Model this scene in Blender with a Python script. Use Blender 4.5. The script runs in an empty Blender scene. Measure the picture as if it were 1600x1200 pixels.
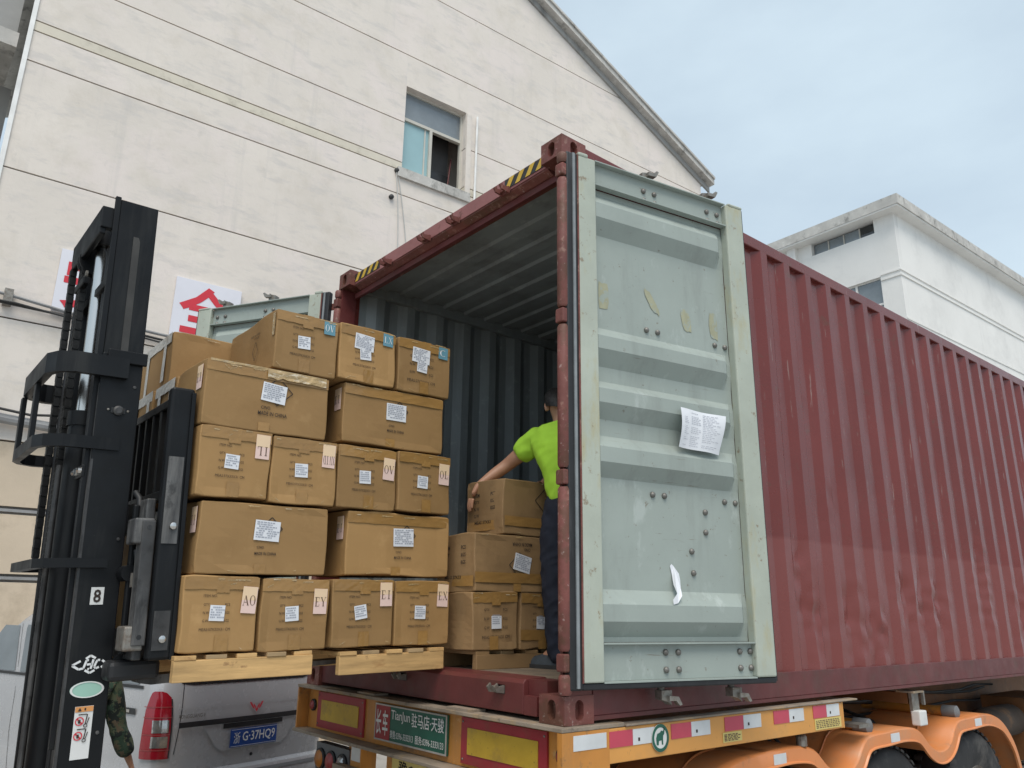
import bpy, bmesh, math, random
from mathutils import Vector, Matrix, noise
R = math.radians
random.seed(7)
sc = bpy.context.scene
COL = sc.collection

# ------------------------------------------------------------------ camera
# Coordinates: X across the container (0 = its outer side near the camera), Y along it (0 = door end), Z up, 0 = underside of the container.
GZ = -1.40                                   # yard level
CAM = Vector((2.601, -2.478, 0.459))
yaw, pitch, roll = -0.8774, 0.2854, 0.0141
fwd = Vector((math.sin(yaw) * math.cos(pitch), math.cos(yaw) * math.cos(pitch), math.sin(pitch)))
rt = Vector((math.cos(yaw), -math.sin(yaw), 0))
up = rt.cross(fwd)
cr, sr = math.cos(roll), math.sin(roll)
rt2, up2 = cr * rt + sr * up, -sr * rt + cr * up
cd = bpy.data.cameras.new('camera')
cam = bpy.data.objects.new('camera', cd)
COL.objects.link(cam)
mw = Matrix((rt2, up2, -fwd)).transposed().to_4x4()
mw.translation = CAM
cam.matrix_world = mw
cd.sensor_fit = 'HORIZONTAL'
cd.sensor_width = 36
cd.lens = 36 * 1220.4 / 1600
cd.clip_start, cd.clip_end = 0.05, 3000
sc.camera = cam

# ------------------------------------------------------------------ sky, sun, exposure
SUN_EL, SUN_AZ = R(58), R(126)               # azimuth clockwise from +Y
w = bpy.data.worlds.new('World')
sc.world = w
w.use_nodes = True
nt = w.node_tree
N = nt.nodes
bg = N['Background']
sky = N.new('ShaderNodeTexSky')
sky.sky_type = 'NISHITA'
sky.sun_disc = False
sky.sun_elevation = SUN_EL
sky.sun_rotation = SUN_AZ
sky.air_density, sky.dust_density, sky.ozone_density = 1.0, 3.0, 1.5
tc = N.new('ShaderNodeTexCoord')
mp = N.new('ShaderNodeMapping')
mp.inputs['Scale'].default_value = (1.0, 1.0, 2.2)
nz = N.new('ShaderNodeTexNoise')
nz.inputs['Scale'].default_value = 1.6
nz.inputs['Detail'].default_value = 6
nz.inputs['Roughness'].default_value = 0.55
rp = N.new('ShaderNodeValToRGB')
rp.color_ramp.elements[0].position = 0.34
rp.color_ramp.elements[0].color = (0.62, 0.62, 0.62, 1)
rp.color_ramp.elements[1].position = 0.72
rp.color_ramp.elements[1].color = (0.97, 0.97, 0.97, 1)
mx = N.new('ShaderNodeMixRGB')
mx.inputs[2].default_value = (5.15, 6.2, 6.95, 1)      # thin overcast
nt.links.new(tc.outputs['Generated'], mp.inputs[0])
nt.links.new(mp.outputs[0], nz.inputs['Vector'])
nt.links.new(nz.outputs['Fac'], rp.inputs[0])
nt.links.new(rp.outputs[0], mx.inputs[0])
nt.links.new(sky.outputs[0], mx.inputs[1])
nt.links.new(mx.outputs[0], bg.inputs[0])
bg.inputs[1].default_value = 0.079
sl = bpy.data.lights.new('sun', 'SUN')
sl.energy, sl.angle, sl.color = 1.34, R(32), (1.0, 0.93, 0.84)
sun = bpy.data.objects.new('sun', sl)
COL.objects.link(sun)
sd = Vector((math.sin(SUN_AZ) * math.cos(SUN_EL), math.cos(SUN_AZ) * math.cos(SUN_EL), math.sin(SUN_EL)))
sun.rotation_euler = sd.to_track_quat('Z', 'Y').to_euler()
vs = sc.view_settings
vs.view_transform, vs.look, vs.exposure, vs.gamma = 'Standard', 'None', 0.8, 1.0
vs.use_curve_mapping = False
sc.cycles.use_denoising = True
sc.cycles.max_bounces = 8
sc.cycles.diffuse_bounces = 5

# ------------------------------------------------------------------ helpers
class MB:
    """Collects polygons of one mesh."""
    def __init__(s):
        s.v, s.f, s.m, s.cur = [], [], [], 0
    def add(s, vs_, fs):
        b = len(s.v)
        s.v += [Vector(q) for q in vs_]
        s.f += [[b + i for i in f] for f in fs]
        s.m += [s.cur] * len(fs)
        return s
    def box(s, x0, x1, y0, y1, z0, z1):
        c = [(x0, y0, z0), (x1, y0, z0), (x1, y1, z0), (x0, y1, z0), (x0, y0, z1), (x1, y0, z1), (x1, y1, z1), (x0, y1, z1)]
        return s.add(c, [(0, 3, 2, 1), (4, 5, 6, 7), (0, 1, 5, 4), (1, 2, 6, 5), (2, 3, 7, 6), (3, 0, 4, 7)])
    def obox(s, c, a, b, d):
        c, a, b, d = Vector(c), Vector(a), Vector(b), Vector(d)
        q = [c + i * a + j * b + k * d for k in (-1, 1) for i, j in ((-1, -1), (1, -1), (1, 1), (-1, 1))]
        return s.add(q, [(0, 3, 2, 1), (4, 5, 6, 7), (0, 1, 5, 4), (1, 2, 6, 5), (2, 3, 7, 6), (3, 0, 4, 7)])
    def bar(s, a, b, wd, th, side=(1, 0, 0)):
        a, b = Vector(a), Vector(b)
        d = (b - a)
        u = Vector(side)
        u = (u - d.normalized() * u.dot(d.normalized())).normalized()
        n = d.normalized().cross(u)
        return s.obox((a + b) / 2, d / 2, u * wd / 2, n * th / 2)
    def tube(s, path, r, n=10, cap=True):
        path = [Vector(q) for q in path]
        rs = r if isinstance(r, (list, tuple)) else [r] * len(path)
        rings = []
        pu = None
        for i, q in enumerate(path):
            d = (path[min(i + 1, len(path) - 1)] - path[max(i - 1, 0)]).normalized()
            if pu is None:
                u = d.cross(Vector((0, 0, 1)))
                if u.length < .01:
                    u = d.cross(Vector((1, 0, 0)))
            else:
                u = pu - d * pu.dot(d)
            u.normalize()
            pu = u
            t = d.cross(u)
            rings.append([q + rs[i] * (math.cos(2 * math.pi * k / n) * u + math.sin(2 * math.pi * k / n) * t) for k in range(n)])
        return s.loft(rings, cap)
    def loft(s, rings, cap=True, closed=True):
        n = len(rings[0])
        vs_ = [q for r_ in rings for q in r_]
        fs = []
        for i in range(len(rings) - 1):
            for k in range(n if closed else n - 1):
                k2 = (k + 1) % n
                fs.append((i * n + k, i * n + k2, (i + 1) * n + k2, (i + 1) * n + k))
        if cap and closed:
            fs.append(tuple(range(n - 1, -1, -1)))
            fs.append(tuple((len(rings) - 1) * n + k for k in range(n)))
        return s.add(vs_, fs)
    def prism(s, poly, o, ex, ey, ez):
        """poly in (ex, ey) from o, extruded by vector ez"""
        o, ex, ey, ez = Vector(o), Vector(ex), Vector(ey), Vector(ez)
        n = len(poly)
        a = [o + ex * x + ey * y for x, y in poly]
        return s.add(a + [q + ez for q in a], [tuple(range(n - 1, -1, -1)), tuple(range(n, 2 * n))] + [(i, (i + 1) % n, n + (i + 1) % n, n + i) for i in range(n)])
    def lathe(s, prof, o, ax, n=24):
        """prof: (radius, distance along ax)"""
        o, ax = Vector(o), Vector(ax).normalized()
        u = ax.cross(Vector((0, 0, 1)))
        if u.length < .01:
            u = Vector((1, 0, 0))
        u.normalize()
        t = ax.cross(u)
        return s.loft([[o + ax * d + r_ * (math.cos(2 * math.pi * k / n) * u + math.sin(2 * math.pi * k / n) * t) for k in range(n)] for r_, d in prof])
    def sheet(s, rows):
        """open grid of points"""
        n = len(rows[0])
        return s.add([q for r_ in rows for q in r_], [(i * n + k, i * n + k + 1, (i + 1) * n + k + 1, (i + 1) * n + k) for i in range(len(rows) - 1) for k in range(n - 1)])

ROOTINV = {}
def root(name, loc, label=None, cat=None, group=None, kind=None, rot=(0, 0, 0)):
    o = bpy.data.objects.new(name, None)
    o.empty_display_size = .2
    COL.objects.link(o)
    o.location = loc
    o.rotation_euler = rot
    ROOTINV[o] = (Matrix.Translation(loc) @ __import__('mathutils').Euler(rot).to_matrix().to_4x4()).inverted()
    tag(o, label, cat, group, kind)
    return o
def tag(o, label=None, cat=None, group=None, kind=None):
    if label: o['label'] = label
    if cat: o['category'] = cat
    if group: o['group'] = group
    if kind: o['kind'] = kind
    return o
def top(o):
    while o.parent: o = o.parent
    return o
def part(name, mb, mat, parent=None, bevel=0, smooth=None, world=True, label=None, fixn=True, seg=2):
    inv = None
    if parent is not None and world:
        inv = ROOTINV.get(top(parent))
    me = bpy.data.meshes.new(name)
    vs_ = [inv @ q for q in mb.v] if inv is not None else mb.v
    me.from_pydata([tuple(q) for q in vs_], [], mb.f)
    mats = mat if isinstance(mat, (list, tuple)) else [mat]
    for m in mats:
        me.materials.append(m)
    if len(mats) > 1:
        me.polygons.foreach_set('material_index', mb.m)
    if fixn:
        bm = bmesh.new()
        bm.from_mesh(me)
        bmesh.ops.recalc_face_normals(bm, faces=bm.faces)
        bm.to_mesh(me)
        bm.free()
    if smooth is not None:
        me.polygons.foreach_set('use_smooth', [True] * len(me.polygons))
        me.set_sharp_from_angle(angle=R(smooth))
    o = bpy.data.objects.new(name, me)
    COL.objects.link(o)
    if parent is not None:
        o.parent = parent
    elif world:
        ROOTINV[o] = Matrix()
    if bevel:
        b = o.modifiers.new('edge', 'BEVEL')
        b.width, b.segments, b.limit_method, b.angle_limit = bevel, seg, 'ANGLE', R(40)
    if label: o['label'] = label
    return o

# ------------------------------------------------------------------ materials
def mat(name, col, rough=.6, metal=0., var=.12, vs_=4., dirt=(), bump=0., bs=60., coat=0., spec=.5, rvar=.0, stretch=(1, 1, 1), rnd=0., alpha=1., trans=0., bstretch=(1, 1, 1)):
    m = bpy.data.materials.new(name)
    m.use_nodes = True
    t = m.node_tree
    n, L = t.nodes, t.links
    b = n['Principled BSDF']
    b.inputs['Roughness'].default_value = rough
    b.inputs['Metallic'].default_value = metal
    b.inputs['Specular IOR Level'].default_value = spec
    b.inputs['Coat Weight'].default_value = coat
    b.inputs['Coat Roughness'].default_value = .12
    b.inputs['Alpha'].default_value = alpha
    b.inputs['Transmission Weight'].default_value = trans
    c = n.new('ShaderNodeTexCoord')
    oi = n.new('ShaderNodeObjectInfo')
    off = n.new('ShaderNodeVectorMath')
    off.operation = 'MULTIPLY_ADD'
    off.inputs[1].default_value = (1, 1, 1)
    cb = n.new('ShaderNodeCombineXYZ')
    mm = n.new('ShaderNodeMath')
    mm.operation = 'MULTIPLY'
    mm.inputs[1].default_value = 37.
    L.new(oi.outputs['Random'], mm.inputs[0])
    for i in range(3):
        L.new(mm.outputs[0], cb.inputs[i])
    L.new(c.outputs['Object'], off.inputs[0])
    L.new(cb.outputs[0], off.inputs[2])
    def noise_(scale, stv, detail=5., rough_=.6):
        mp_ = n.new('ShaderNodeMapping')
        mp_.inputs['Scale'].default_value = stv
        z = n.new('ShaderNodeTexNoise')
        z.inputs['Scale'].default_value = scale
        z.inputs['Detail'].default_value = detail
        z.inputs['Roughness'].default_value = rough_
        L.new(off.outputs[0], mp_.inputs[0])
        L.new(mp_.outputs[0], z.inputs['Vector'])
        return z.outputs['Fac']
    cur = None
    mr = n.new('ShaderNodeMixRGB')
    mr.inputs[1].default_value = tuple(x * (1 - var) for x in col) + (1,)
    mr.inputs[2].default_value = tuple(min(1, x * (1 + var)) for x in col) + (1,)
    rm = n.new('ShaderNodeMapRange')
    rm.inputs['From Min'].default_value, rm.inputs['From Max'].default_value = .3, .7
    f0 = noise_(vs_, stretch)
    L.new(f0, rm.inputs[0])
    L.new(rm.outputs[0], mr.inputs[0])
    cur = mr.outputs[0]
    rcur = None
    if rvar:
        q = n.new('ShaderNodeMapRange')
        q.inputs['From Min'].default_value, q.inputs['From Max'].default_value = .3, .7
        q.inputs['To Min'].default_value, q.inputs['To Max'].default_value = max(.02, rough - rvar), min(1, rough + rvar)
        L.new(noise_(vs_ * 2.3, stretch), q.inputs[0])
        rcur = q.outputs[0]
    for d in dirt:          # (colour, scale, low, high, strength, stretch)
        dc, ds, lo, hi, st = d[:5]
        lo, hi = .5 + (lo - .5) * .62, .5 + (hi - .5) * .62
        stv = d[5] if len(d) > 5 else (1, 1, 1)
        q = n.new('ShaderNodeMapRange')
        q.inputs['From Min'].default_value, q.inputs['From Max'].default_value = lo, hi
        q.inputs['To Max'].default_value = st
        L.new(noise_(ds, stv, 7., .68), q.inputs[0])
        x = n.new('ShaderNodeMixRGB')
        L.new(q.outputs[0], x.inputs[0])
        L.new(cur, x.inputs[1])
        x.inputs[2].default_value = tuple(dc) + (1,)
        cur = x.outputs[0]
    if rnd:
        h = n.new('ShaderNodeHueSaturation')
        q = n.new('ShaderNodeMapRange')
        q.inputs['To Min'].default_value, q.inputs['To Max'].default_value = 1 - rnd, 1 + rnd
        L.new(oi.outputs['Random'], q.inputs[0])
        L.new(q.outputs[0], h.inputs['Value'])
        L.new(cur, h.inputs['Color'])
        cur = h.outputs[0]
    L.new(cur, b.inputs['Base Color'])
    if rcur is not None:
        L.new(rcur, b.inputs['Roughness'])
    if bump:
        u = n.new('ShaderNodeBump')
        u.inputs['Strength'].default_value = min(1., bump)
        u.inputs['Distance'].default_value = .01 * max(1., bump)
        L.new(noise_(bs, bstretch, 6.), u.inputs['Height'])
        L.new(u.outputs[0], b.inputs['Normal'])
    return m

V = (1, 1, .12)                     # vertical streaks
GRIME = (.16, .145, .12)
M = {}
def defm(k, *a, **kw):
    M[k] = mat(k, *a, **kw)
defm('plaster', (.735, .675, .61), .9, var=.055, vs_=.55, bump=.45, bs=9, dirt=[((.62, .565, .49), 1.7, .5, .85, .7), ((.78, .70, .66), .8, .5, .72, .6), ((.46, .44, .41), 5, .68, 1., .5, (1, 1, .6)), ((.50, .48, .46), 1.2, .6, .9, .4, (1, 2.2, .16)), ((.58, .55, .52), 3, .52, .75, .6, (1, .5, 1.6))])
defm('plaster_band', (.66, .61, .51), .9, var=.08, vs_=1.2, bump=.3, bs=14, dirt=[((.33, .31, .25), 3, .55, .8, .5)])
defm('plaster_beige', (.60, .50, .38), .85, var=.08, vs_=1., bump=.3, bs=12, dirt=[((.35, .28, .2), 2, .55, .8, .5)])
defm('groove', (.06, .055, .05), .95)
defm('concrete_old', (.50, .485, .455), .95, var=.15, vs_=2, bump=.5, bs=20, dirt=[((.13, .13, .12), 3.2, .56, .78, .7, (1, 1, .6)), ((.68, .67, .64), 4, .6, .75, .5)])
defm('concrete_grey', (.36, .36, .35), .95, var=.15, vs_=1, bump=.4, bs=10, dirt=[((.1, .1, .1), 1.2, .55, .75, .6, V)])
defm('white_wall', (.78, .765, .735), .9, var=.05, vs_=.4, bump=.3, bs=8, dirt=[((.60, .59, .57), .5, .5, .85, .6), ((.52, .51, .49), 1.6, .62, .95, .4, (1.6, 1.6, .18))])
defm('yard', (.38, .37, .35), .92, var=.15, vs_=.6, bump=.5, bs=25, dirt=[((.12, .115, .11), .7, .52, .75, .6)])
defm('maroon', (.156, .031, .026), .27, var=.12, vs_=1.6, rvar=.1, bump=.05, bs=25, spec=.45, dirt=[((.22, .08, .072), 2.2, .55, .9, .3, V), ((.12, .05, .035), 9, .66, .8, .6), ((.42, .36, .33), 30, .72, .8, .45, (1, 1, .08))])
defm('maroon_worn', (.17, .055, .045), .6, var=.25, vs_=5, rvar=.12, bump=.3, bs=40, dirt=[((.10, .045, .025), 7, .5, .66, .75), ((.36, .22, .17), 16, .62, .75, .5), ((.5, .42, .38), 40, .7, .78, .5)])
defm('maroon_dark', (.12, .027, .026), .5, var=.2, vs_=4, rvar=.1, bump=.1, bs=30, dirt=[((.085, .04, .028), 6, .52, .8, .6), ((.26, .14, .11), 25, .78, .95, .4)])
defm('maroon_faded_lit', (.30, .125, .12), .6, var=.12, vs_=4, rvar=.1, bump=.1, bs=25, dirt=[((.22, .07, .065), 3, .55, .75, .6), ((.10, .05, .035), 12, .68, .8, .7)])  # faded maroon, paler still with the header's sunlit sheen painted in
defm('maroon_patch', (.27, .075, .068), .5, var=.12, vs_=2.2, rvar=.1, bump=.1, bs=20, dirt=[((.36, .20, .17), 3, .55, .8, .4, V), ((.10, .045, .03), 12, .68, .8, .7), ((.45, .38, .34), 30, .72, .8, .5, (1, 1, .1))])
defm('door_paint', (.315, .36, .332), .6, var=.06, vs_=2, rvar=.08, bump=.06, bs=30, dirt=[((.25, .285, .265), 1.5, .55, .8, .4), ((.52, .57, .55), 6, .66, .8, .35, (1, 1, .5)), ((.16, .12, .08), 28, .73, .8, .6), ((.17, .13, .09), 7, .76, .84, .65, (1, .25, 5)), ((.22, .24, .22), 3, .58, .8, .45, (1.5, 1.5, .3))])
defm('door_frame', (.40, .435, .37), .55, var=.1, vs_=3, rvar=.1, bump=.1, bs=40, dirt=[((.40, .36, .20), 7, .56, .8, .7, (1, 1, .35)), ((.2, .13, .07), 18, .68, .78, .7)])
defm('inner_paint', (.27, .305, .315), .6, var=.12, vs_=2, dirt=[((.16, .17, .17), 3, .5, .75, .6, V), ((.5, .54, .54), 8, .66, .8, .4)])  # door grey darkened, interior shade put into the colour
defm('glue', (.34, .34, .235), .8, var=.12, vs_=14, dirt=[((.31, .36, .33), 16, .5, .62, .9)])
defm('rubber', (.015, .016, .018), .55, var=.3, vs_=8, dirt=[((.16, .165, .17), 9, .6, .8, .35, V)])
defm('grey_strip', (.22, .24, .25), .6, var=.2, vs_=10)
defm('bolt', (.20, .19, .175), .5, metal=.6, var=.25, vs_=30)
defm('galv', (.25, .235, .21), .5, metal=.5, var=.25, vs_=20, dirt=[((.14, .09, .06), 25, .5, .7, .6)])
defm('plywood', (.20, .155, .11), .8, var=.25, vs_=5, stretch=(6, 1, 1), dirt=[((.08, .07, .06), 3, .5, .7, .6)])
defm('yellow_tape', (.62, .40, .05), .5, var=.1, vs_=12, dirt=[((.25, .16, .06), 14, .62, .75, .5)])
defm('black_tape', (.03, .03, .03), .5)
defm('kraft', (.345, .203, .078), .72, var=.05, vs_=2.2, bump=.06, bs=35, rnd=.2, dirt=[((.27, .15, .052), 3, .55, .8, .45), ((.45, .28, .12), 7, .63, .8, .4)])
defm('kraft_old', (.30, .185, .085), .7, var=.1, vs_=3, bump=.12, bs=25, rnd=.05, dirt=[((.2, .12, .055), 4, .52, .75, .5)])
defm('tape', (.335, .188, .060), .3, var=.08, vs_=9, bump=.22, bs=26, coat=.25, spec=.5, stretch=(1, 1, 2.5), rnd=.08, dirt=[((.42, .26, .10), 22, .62, .8, .5, (1, .4, 1.6))])
defm('tape_glint', (.46, .32, .15), .2, var=.2, vs_=20, bump=.8, bs=30, coat=.7, dirt=[((.74, .66, .52), 26, .56, .72, .8, (1, .5, 2))])  # shiny tape with its highlights painted in as pale streaks
defm('tape_white', (.66, .65, .61), .3, var=.1, vs_=8, bump=.5, bs=30, coat=.3, dirt=[((.40, .33, .24), 12, .56, .68, .6)])
defm('label_white', (.74, .76, .80), .6, var=.03, vs_=10, bump=.05, bs=20)
defm('label_pink', (.78, .58, .52), .6, var=.03, vs_=6)
defm('label_pink_top', (.80, .60, .40), .6, var=.03, vs_=6)
defm('label_blue', (.13, .30, .38), .55, var=.06, vs_=8)
defm('ink', (.035, .025, .02), .8, var=.3, vs_=60)
defm('ink_faint', (.36, .38, .44), .8)
defm('ink_brown', (.13, .075, .05), .8)
defm('white_print', (.75, .77, .78), .7)
defm('pine', (.56, .355, .15), .65, var=.28, vs_=3, stretch=(7, 1, 9), bump=.12, bs=18, bstretch=(6, .6, 8), rnd=.08, dirt=[((.36, .19, .07), 2.2, .58, .72, .7, (3, 1.2, 4)), ((.22, .11, .05), 9, .68, .76, .6, (1, .8, 1.2))])
defm('pine_dull', (.40, .28, .15), .75, var=.2, vs_=3, stretch=(5, 1, 8), rnd=.1, dirt=[((.2, .13, .07), 3, .55, .72, .6)])
defm('lift_black', (.009, .010, .0115), .40, var=.3, vs_=3, rvar=.1, spec=.22, bump=.05, bs=20, dirt=[((.045, .045, .043), 4, .58, .85, .5, V), ((.20, .19, .18), 35, .82, .9, .5)])
defm('lift_worn', (.055, .055, .056), .5, var=.4, vs_=6, metal=.2, rvar=.15, dirt=[((.24, .235, .225), 6, .52, .72, .55, V), ((.015, .015, .015), 9, .55, .7, .6)])
defm('lift_inner', (.05, .047, .043), .45, var=.3, vs_=6, metal=.3)
defm('chrome', (.62, .61, .59), .22, metal=1., var=.05)
defm('chain', (.02, .02, .02), .4, metal=.4, var=.4, vs_=40)
defm('sticker_white', (.72, .73, .72), .6, var=.04)
defm('sticker_mint', (.33, .56, .47), .55, var=.06)
defm('sticker_orange', (.66, .30, .10), .6)
defm('sign_red', (.62, .03, .05), .5, var=.05)
defm('sign_white', (.74, .74, .80), .5, var=.03, vs_=2)
defm('truck_orange', (.56, .235, .045), .45, var=.12, vs_=3, rvar=.12, bump=.06, bs=25, dirt=[((.30, .17, .08), 3, .5, .75, .6, V), ((.16, .10, .06), 9, .6, .75, .6), ((.62, .42, .2), 20, .68, .8, .4)])
defm('truck_side', (.66, .31, .075), .5, var=.08, vs_=2, rvar=.1, dirt=[((.45, .26, .1), 3, .55, .8, .4), ((.12, .07, .04), 25, .73, .8, .7)])
defm('fender', (.66, .235, .075), .42, var=.06, vs_=2, rvar=.1, coat=.1, dirt=[((.48, .27, .15), 3, .5, .8, .6), ((.16, .11, .08), 7, .62, .9, .55)])
defm('truck_frame', (.20, .085, .03), .6, var=.3, vs_=3, dirt=[((.06, .045, .035), 3, .5, .75, .7), ((.3, .2, .12), 8, .62, .9, .5)])  # truck orange darkened: shade under the container painted in, plus grime
defm('truck_dust', (.27, .22, .17), .8, var=.25, vs_=5, dirt=[((.4, .27, .13), 6, .55, .7, .5), ((.1, .08, .06), 11, .6, .75, .6)])
defm('truck_under', (.055, .04, .03), .8, var=.4, vs_=3, dirt=[((.2, .1, .04), 3, .6, .75, .6)])
defm('refl_red', (.32, .025, .035), .4, var=.12, vs_=8, dirt=[((.2, .06, .04), 7, .55, .75, .5)])
defm('refl_yellow', (.50, .32, .03), .4, var=.12, vs_=8, dirt=[((.3, .19, .05), 9, .55, .75, .5), ((.07, .05, .03), 30, .72, .78, .8)])
defm('refl_redbright', (.52, .06, .10), .35, var=.06, vs_=8)
defm('refl_white', (.62, .64, .65), .3, var=.08, vs_=8)
defm('plate_green', (.012, .10, .065), .45, var=.15, vs_=8)
defm('plate_red', (.30, .022, .025), .45, var=.1)
defm('alu', (.42, .40, .37), .5, metal=.3, var=.2, vs_=12)
defm('paint_white', (.66, .66, .64), .6, var=.08, vs_=14)
defm('plate_yellow', (.65, .52, .17), .5, var=.06)
defm('tyre', (.022, .022, .023), .75, var=.35, vs_=6, bump=.25, bs=30, dirt=[((.12, .11, .1), 3, .5, .75, .7)])
defm('rim', (.20, .18, .16), .6, var=.3, vs_=8, dirt=[((.12, .07, .04), 5, .5, .7, .6)])
defm('lamp_red', (.30, .008, .02), .12, var=.1, coat=.6)
defm('lamp_dull', (.30, .05, .05), .35, var=.2)
defm('lamp_amber', (.48, .17, .03), .3, var=.2)
defm('lamp_clear', (.42, .42, .42), .08, metal=.7, var=.3, vs_=30)
defm('van_paint', (.48, .49, .51), .26, metal=.12, var=.03, coat=.6, rvar=.04, dirt=[((.52, .51, .49), 2, .5, .8, .4)])
defm('van_dark', (.03, .032, .035), .3, var=.2)
defm('van_bumper', (.16, .165, .17), .6, var=.15)
defm('glass_dark', (.016, .02, .022), .04, spec=.8)
defm('glass_blue', (.30, .47, .50), .12, var=.06, vs_=1.2, spec=.6)
defm('glass_grey', (.20, .23, .25), .1, spec=.7, var=.15, vs_=2)
defm('room_dark', (.10, .10, .10), .9)
defm('frame_alu', (.55, .53, .47), .45, var=.08)
defm('plate_blue', (.02, .075, .32), .4, var=.06)
defm('pipe_white', (.80, .80, .78), .5)
defm('pipe_grey', (.28, .28, .28), .6, var=.15)
defm('wire', (.03, .03, .03), .6)
defm('wire_pale', (.5, .5, .48), .6)
defm('skin', (.46, .245, .155), .5, var=.08, vs_=12, dirt=[((.36, .165, .1), 9, .55, .8, .5)])
defm('hair', (.012, .010, .009), .5, var=.5, vs_=60, bump=.6, bs=120, bstretch=(1, 1, .3))
defm('lime', (.41, .72, .05), .8, var=.08, vs_=5, bump=.5, bs=7, bstretch=(2.5, 2.5, .5))
defm('navy', (.012, .016, .03), .85, var=.3, vs_=6, bump=.5, bs=8, bstretch=(2, 2, .4))
defm('shoe', (.045, .055, .065), .7, var=.3, vs_=12)
defm('sole', (.03, .03, .03), .8)
defm('camo', (.035, .07, .045), .85, var=.3, vs_=12, dirt=[((.10, .12, .07), 16, .5, .53, 1.), ((.012, .02, .018), 13, .55, .58, 1.), ((.13, .10, .065), 18, .6, .63, 1.)])
defm('eye', (.6, .58, .55), .2)
defm('lips', (.35, .13, .1), .5)

# two-tone container side: lighter maroon below a fixed height
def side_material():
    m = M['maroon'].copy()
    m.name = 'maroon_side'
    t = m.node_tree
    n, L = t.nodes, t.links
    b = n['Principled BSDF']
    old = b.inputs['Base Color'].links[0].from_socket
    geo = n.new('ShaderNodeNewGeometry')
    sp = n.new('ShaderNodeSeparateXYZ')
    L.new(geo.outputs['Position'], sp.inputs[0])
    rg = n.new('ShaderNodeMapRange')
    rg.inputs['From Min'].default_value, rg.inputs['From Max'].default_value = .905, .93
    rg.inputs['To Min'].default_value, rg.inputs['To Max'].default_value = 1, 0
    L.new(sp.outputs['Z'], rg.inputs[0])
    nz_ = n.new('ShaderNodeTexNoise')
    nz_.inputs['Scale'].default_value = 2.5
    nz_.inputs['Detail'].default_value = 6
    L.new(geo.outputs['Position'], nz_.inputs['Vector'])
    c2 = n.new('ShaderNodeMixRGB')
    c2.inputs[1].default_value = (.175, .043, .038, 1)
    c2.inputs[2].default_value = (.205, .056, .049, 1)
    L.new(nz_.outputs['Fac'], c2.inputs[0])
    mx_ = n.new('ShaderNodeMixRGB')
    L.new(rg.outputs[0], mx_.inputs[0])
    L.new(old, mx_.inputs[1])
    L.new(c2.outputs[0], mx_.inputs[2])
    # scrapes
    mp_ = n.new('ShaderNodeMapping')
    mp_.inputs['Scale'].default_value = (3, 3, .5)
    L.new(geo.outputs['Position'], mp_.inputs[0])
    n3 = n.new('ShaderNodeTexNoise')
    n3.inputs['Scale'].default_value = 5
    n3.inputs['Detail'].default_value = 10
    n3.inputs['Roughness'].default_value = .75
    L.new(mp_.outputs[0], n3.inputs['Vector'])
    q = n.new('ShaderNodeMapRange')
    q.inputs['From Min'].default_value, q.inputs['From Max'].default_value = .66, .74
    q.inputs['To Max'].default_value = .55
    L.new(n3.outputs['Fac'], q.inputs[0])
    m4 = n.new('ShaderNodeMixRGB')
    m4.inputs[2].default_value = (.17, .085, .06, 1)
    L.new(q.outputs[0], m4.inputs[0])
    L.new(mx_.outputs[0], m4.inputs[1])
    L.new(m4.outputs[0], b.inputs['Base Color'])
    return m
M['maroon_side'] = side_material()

# ------------------------------------------------------------------ lettering
_TC = {}
def text_polys(body, bold=0.):
    k = (body, bold)
    if k not in _TC:
        c = bpy.data.curves.new('t', 'FONT')
        c.body = body
        c.resolution_u = 2
        c.offset = bold
        o = bpy.data.objects.new('t', c)
        COL.objects.link(o)
        dg = bpy.context.evaluated_depsgraph_get()
        me = o.evaluated_get(dg).to_mesh()
        vs_ = [(q.co.x, q.co.y) for q in me.vertices]
        fs = [tuple(q.vertices) for q in me.polygons]
        bpy.data.objects.remove(o)
        bpy.data.curves.remove(c)
        x0, x1 = min(q[0] for q in vs_), max(q[0] for q in vs_)
        y0, y1 = min(q[1] for q in vs_), max(q[1] for q in vs_)
        _TC[k] = ([(a - (x0 + x1) / 2, b_ - (y0 + y1) / 2) for a, b_ in vs_], fs, x1 - x0, y1 - y0)
    return _TC[k]
def put_text(mb, body, o, ex, ey, wd=None, ht=None, bold=0., rot=0.):
    """centred at o, ex to the right, ey up, fitted to width wd and/or height ht"""
    vs_, fs, w0, h0 = text_polys(body, bold)
    sx = wd / w0 if wd else ht / h0
    sy = ht / h0 if ht else sx
    o, ex, ey = Vector(o), Vector(ex), Vector(ey)
    c, s = math.cos(rot), math.sin(rot)
    q = []
    for x, y in vs_:
        x, y = x * sx, y * sy
        q.append(o + ex * (x * c - y * s) + ey * (x * s + y * c))
    mb.add(q, fs)
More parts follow.
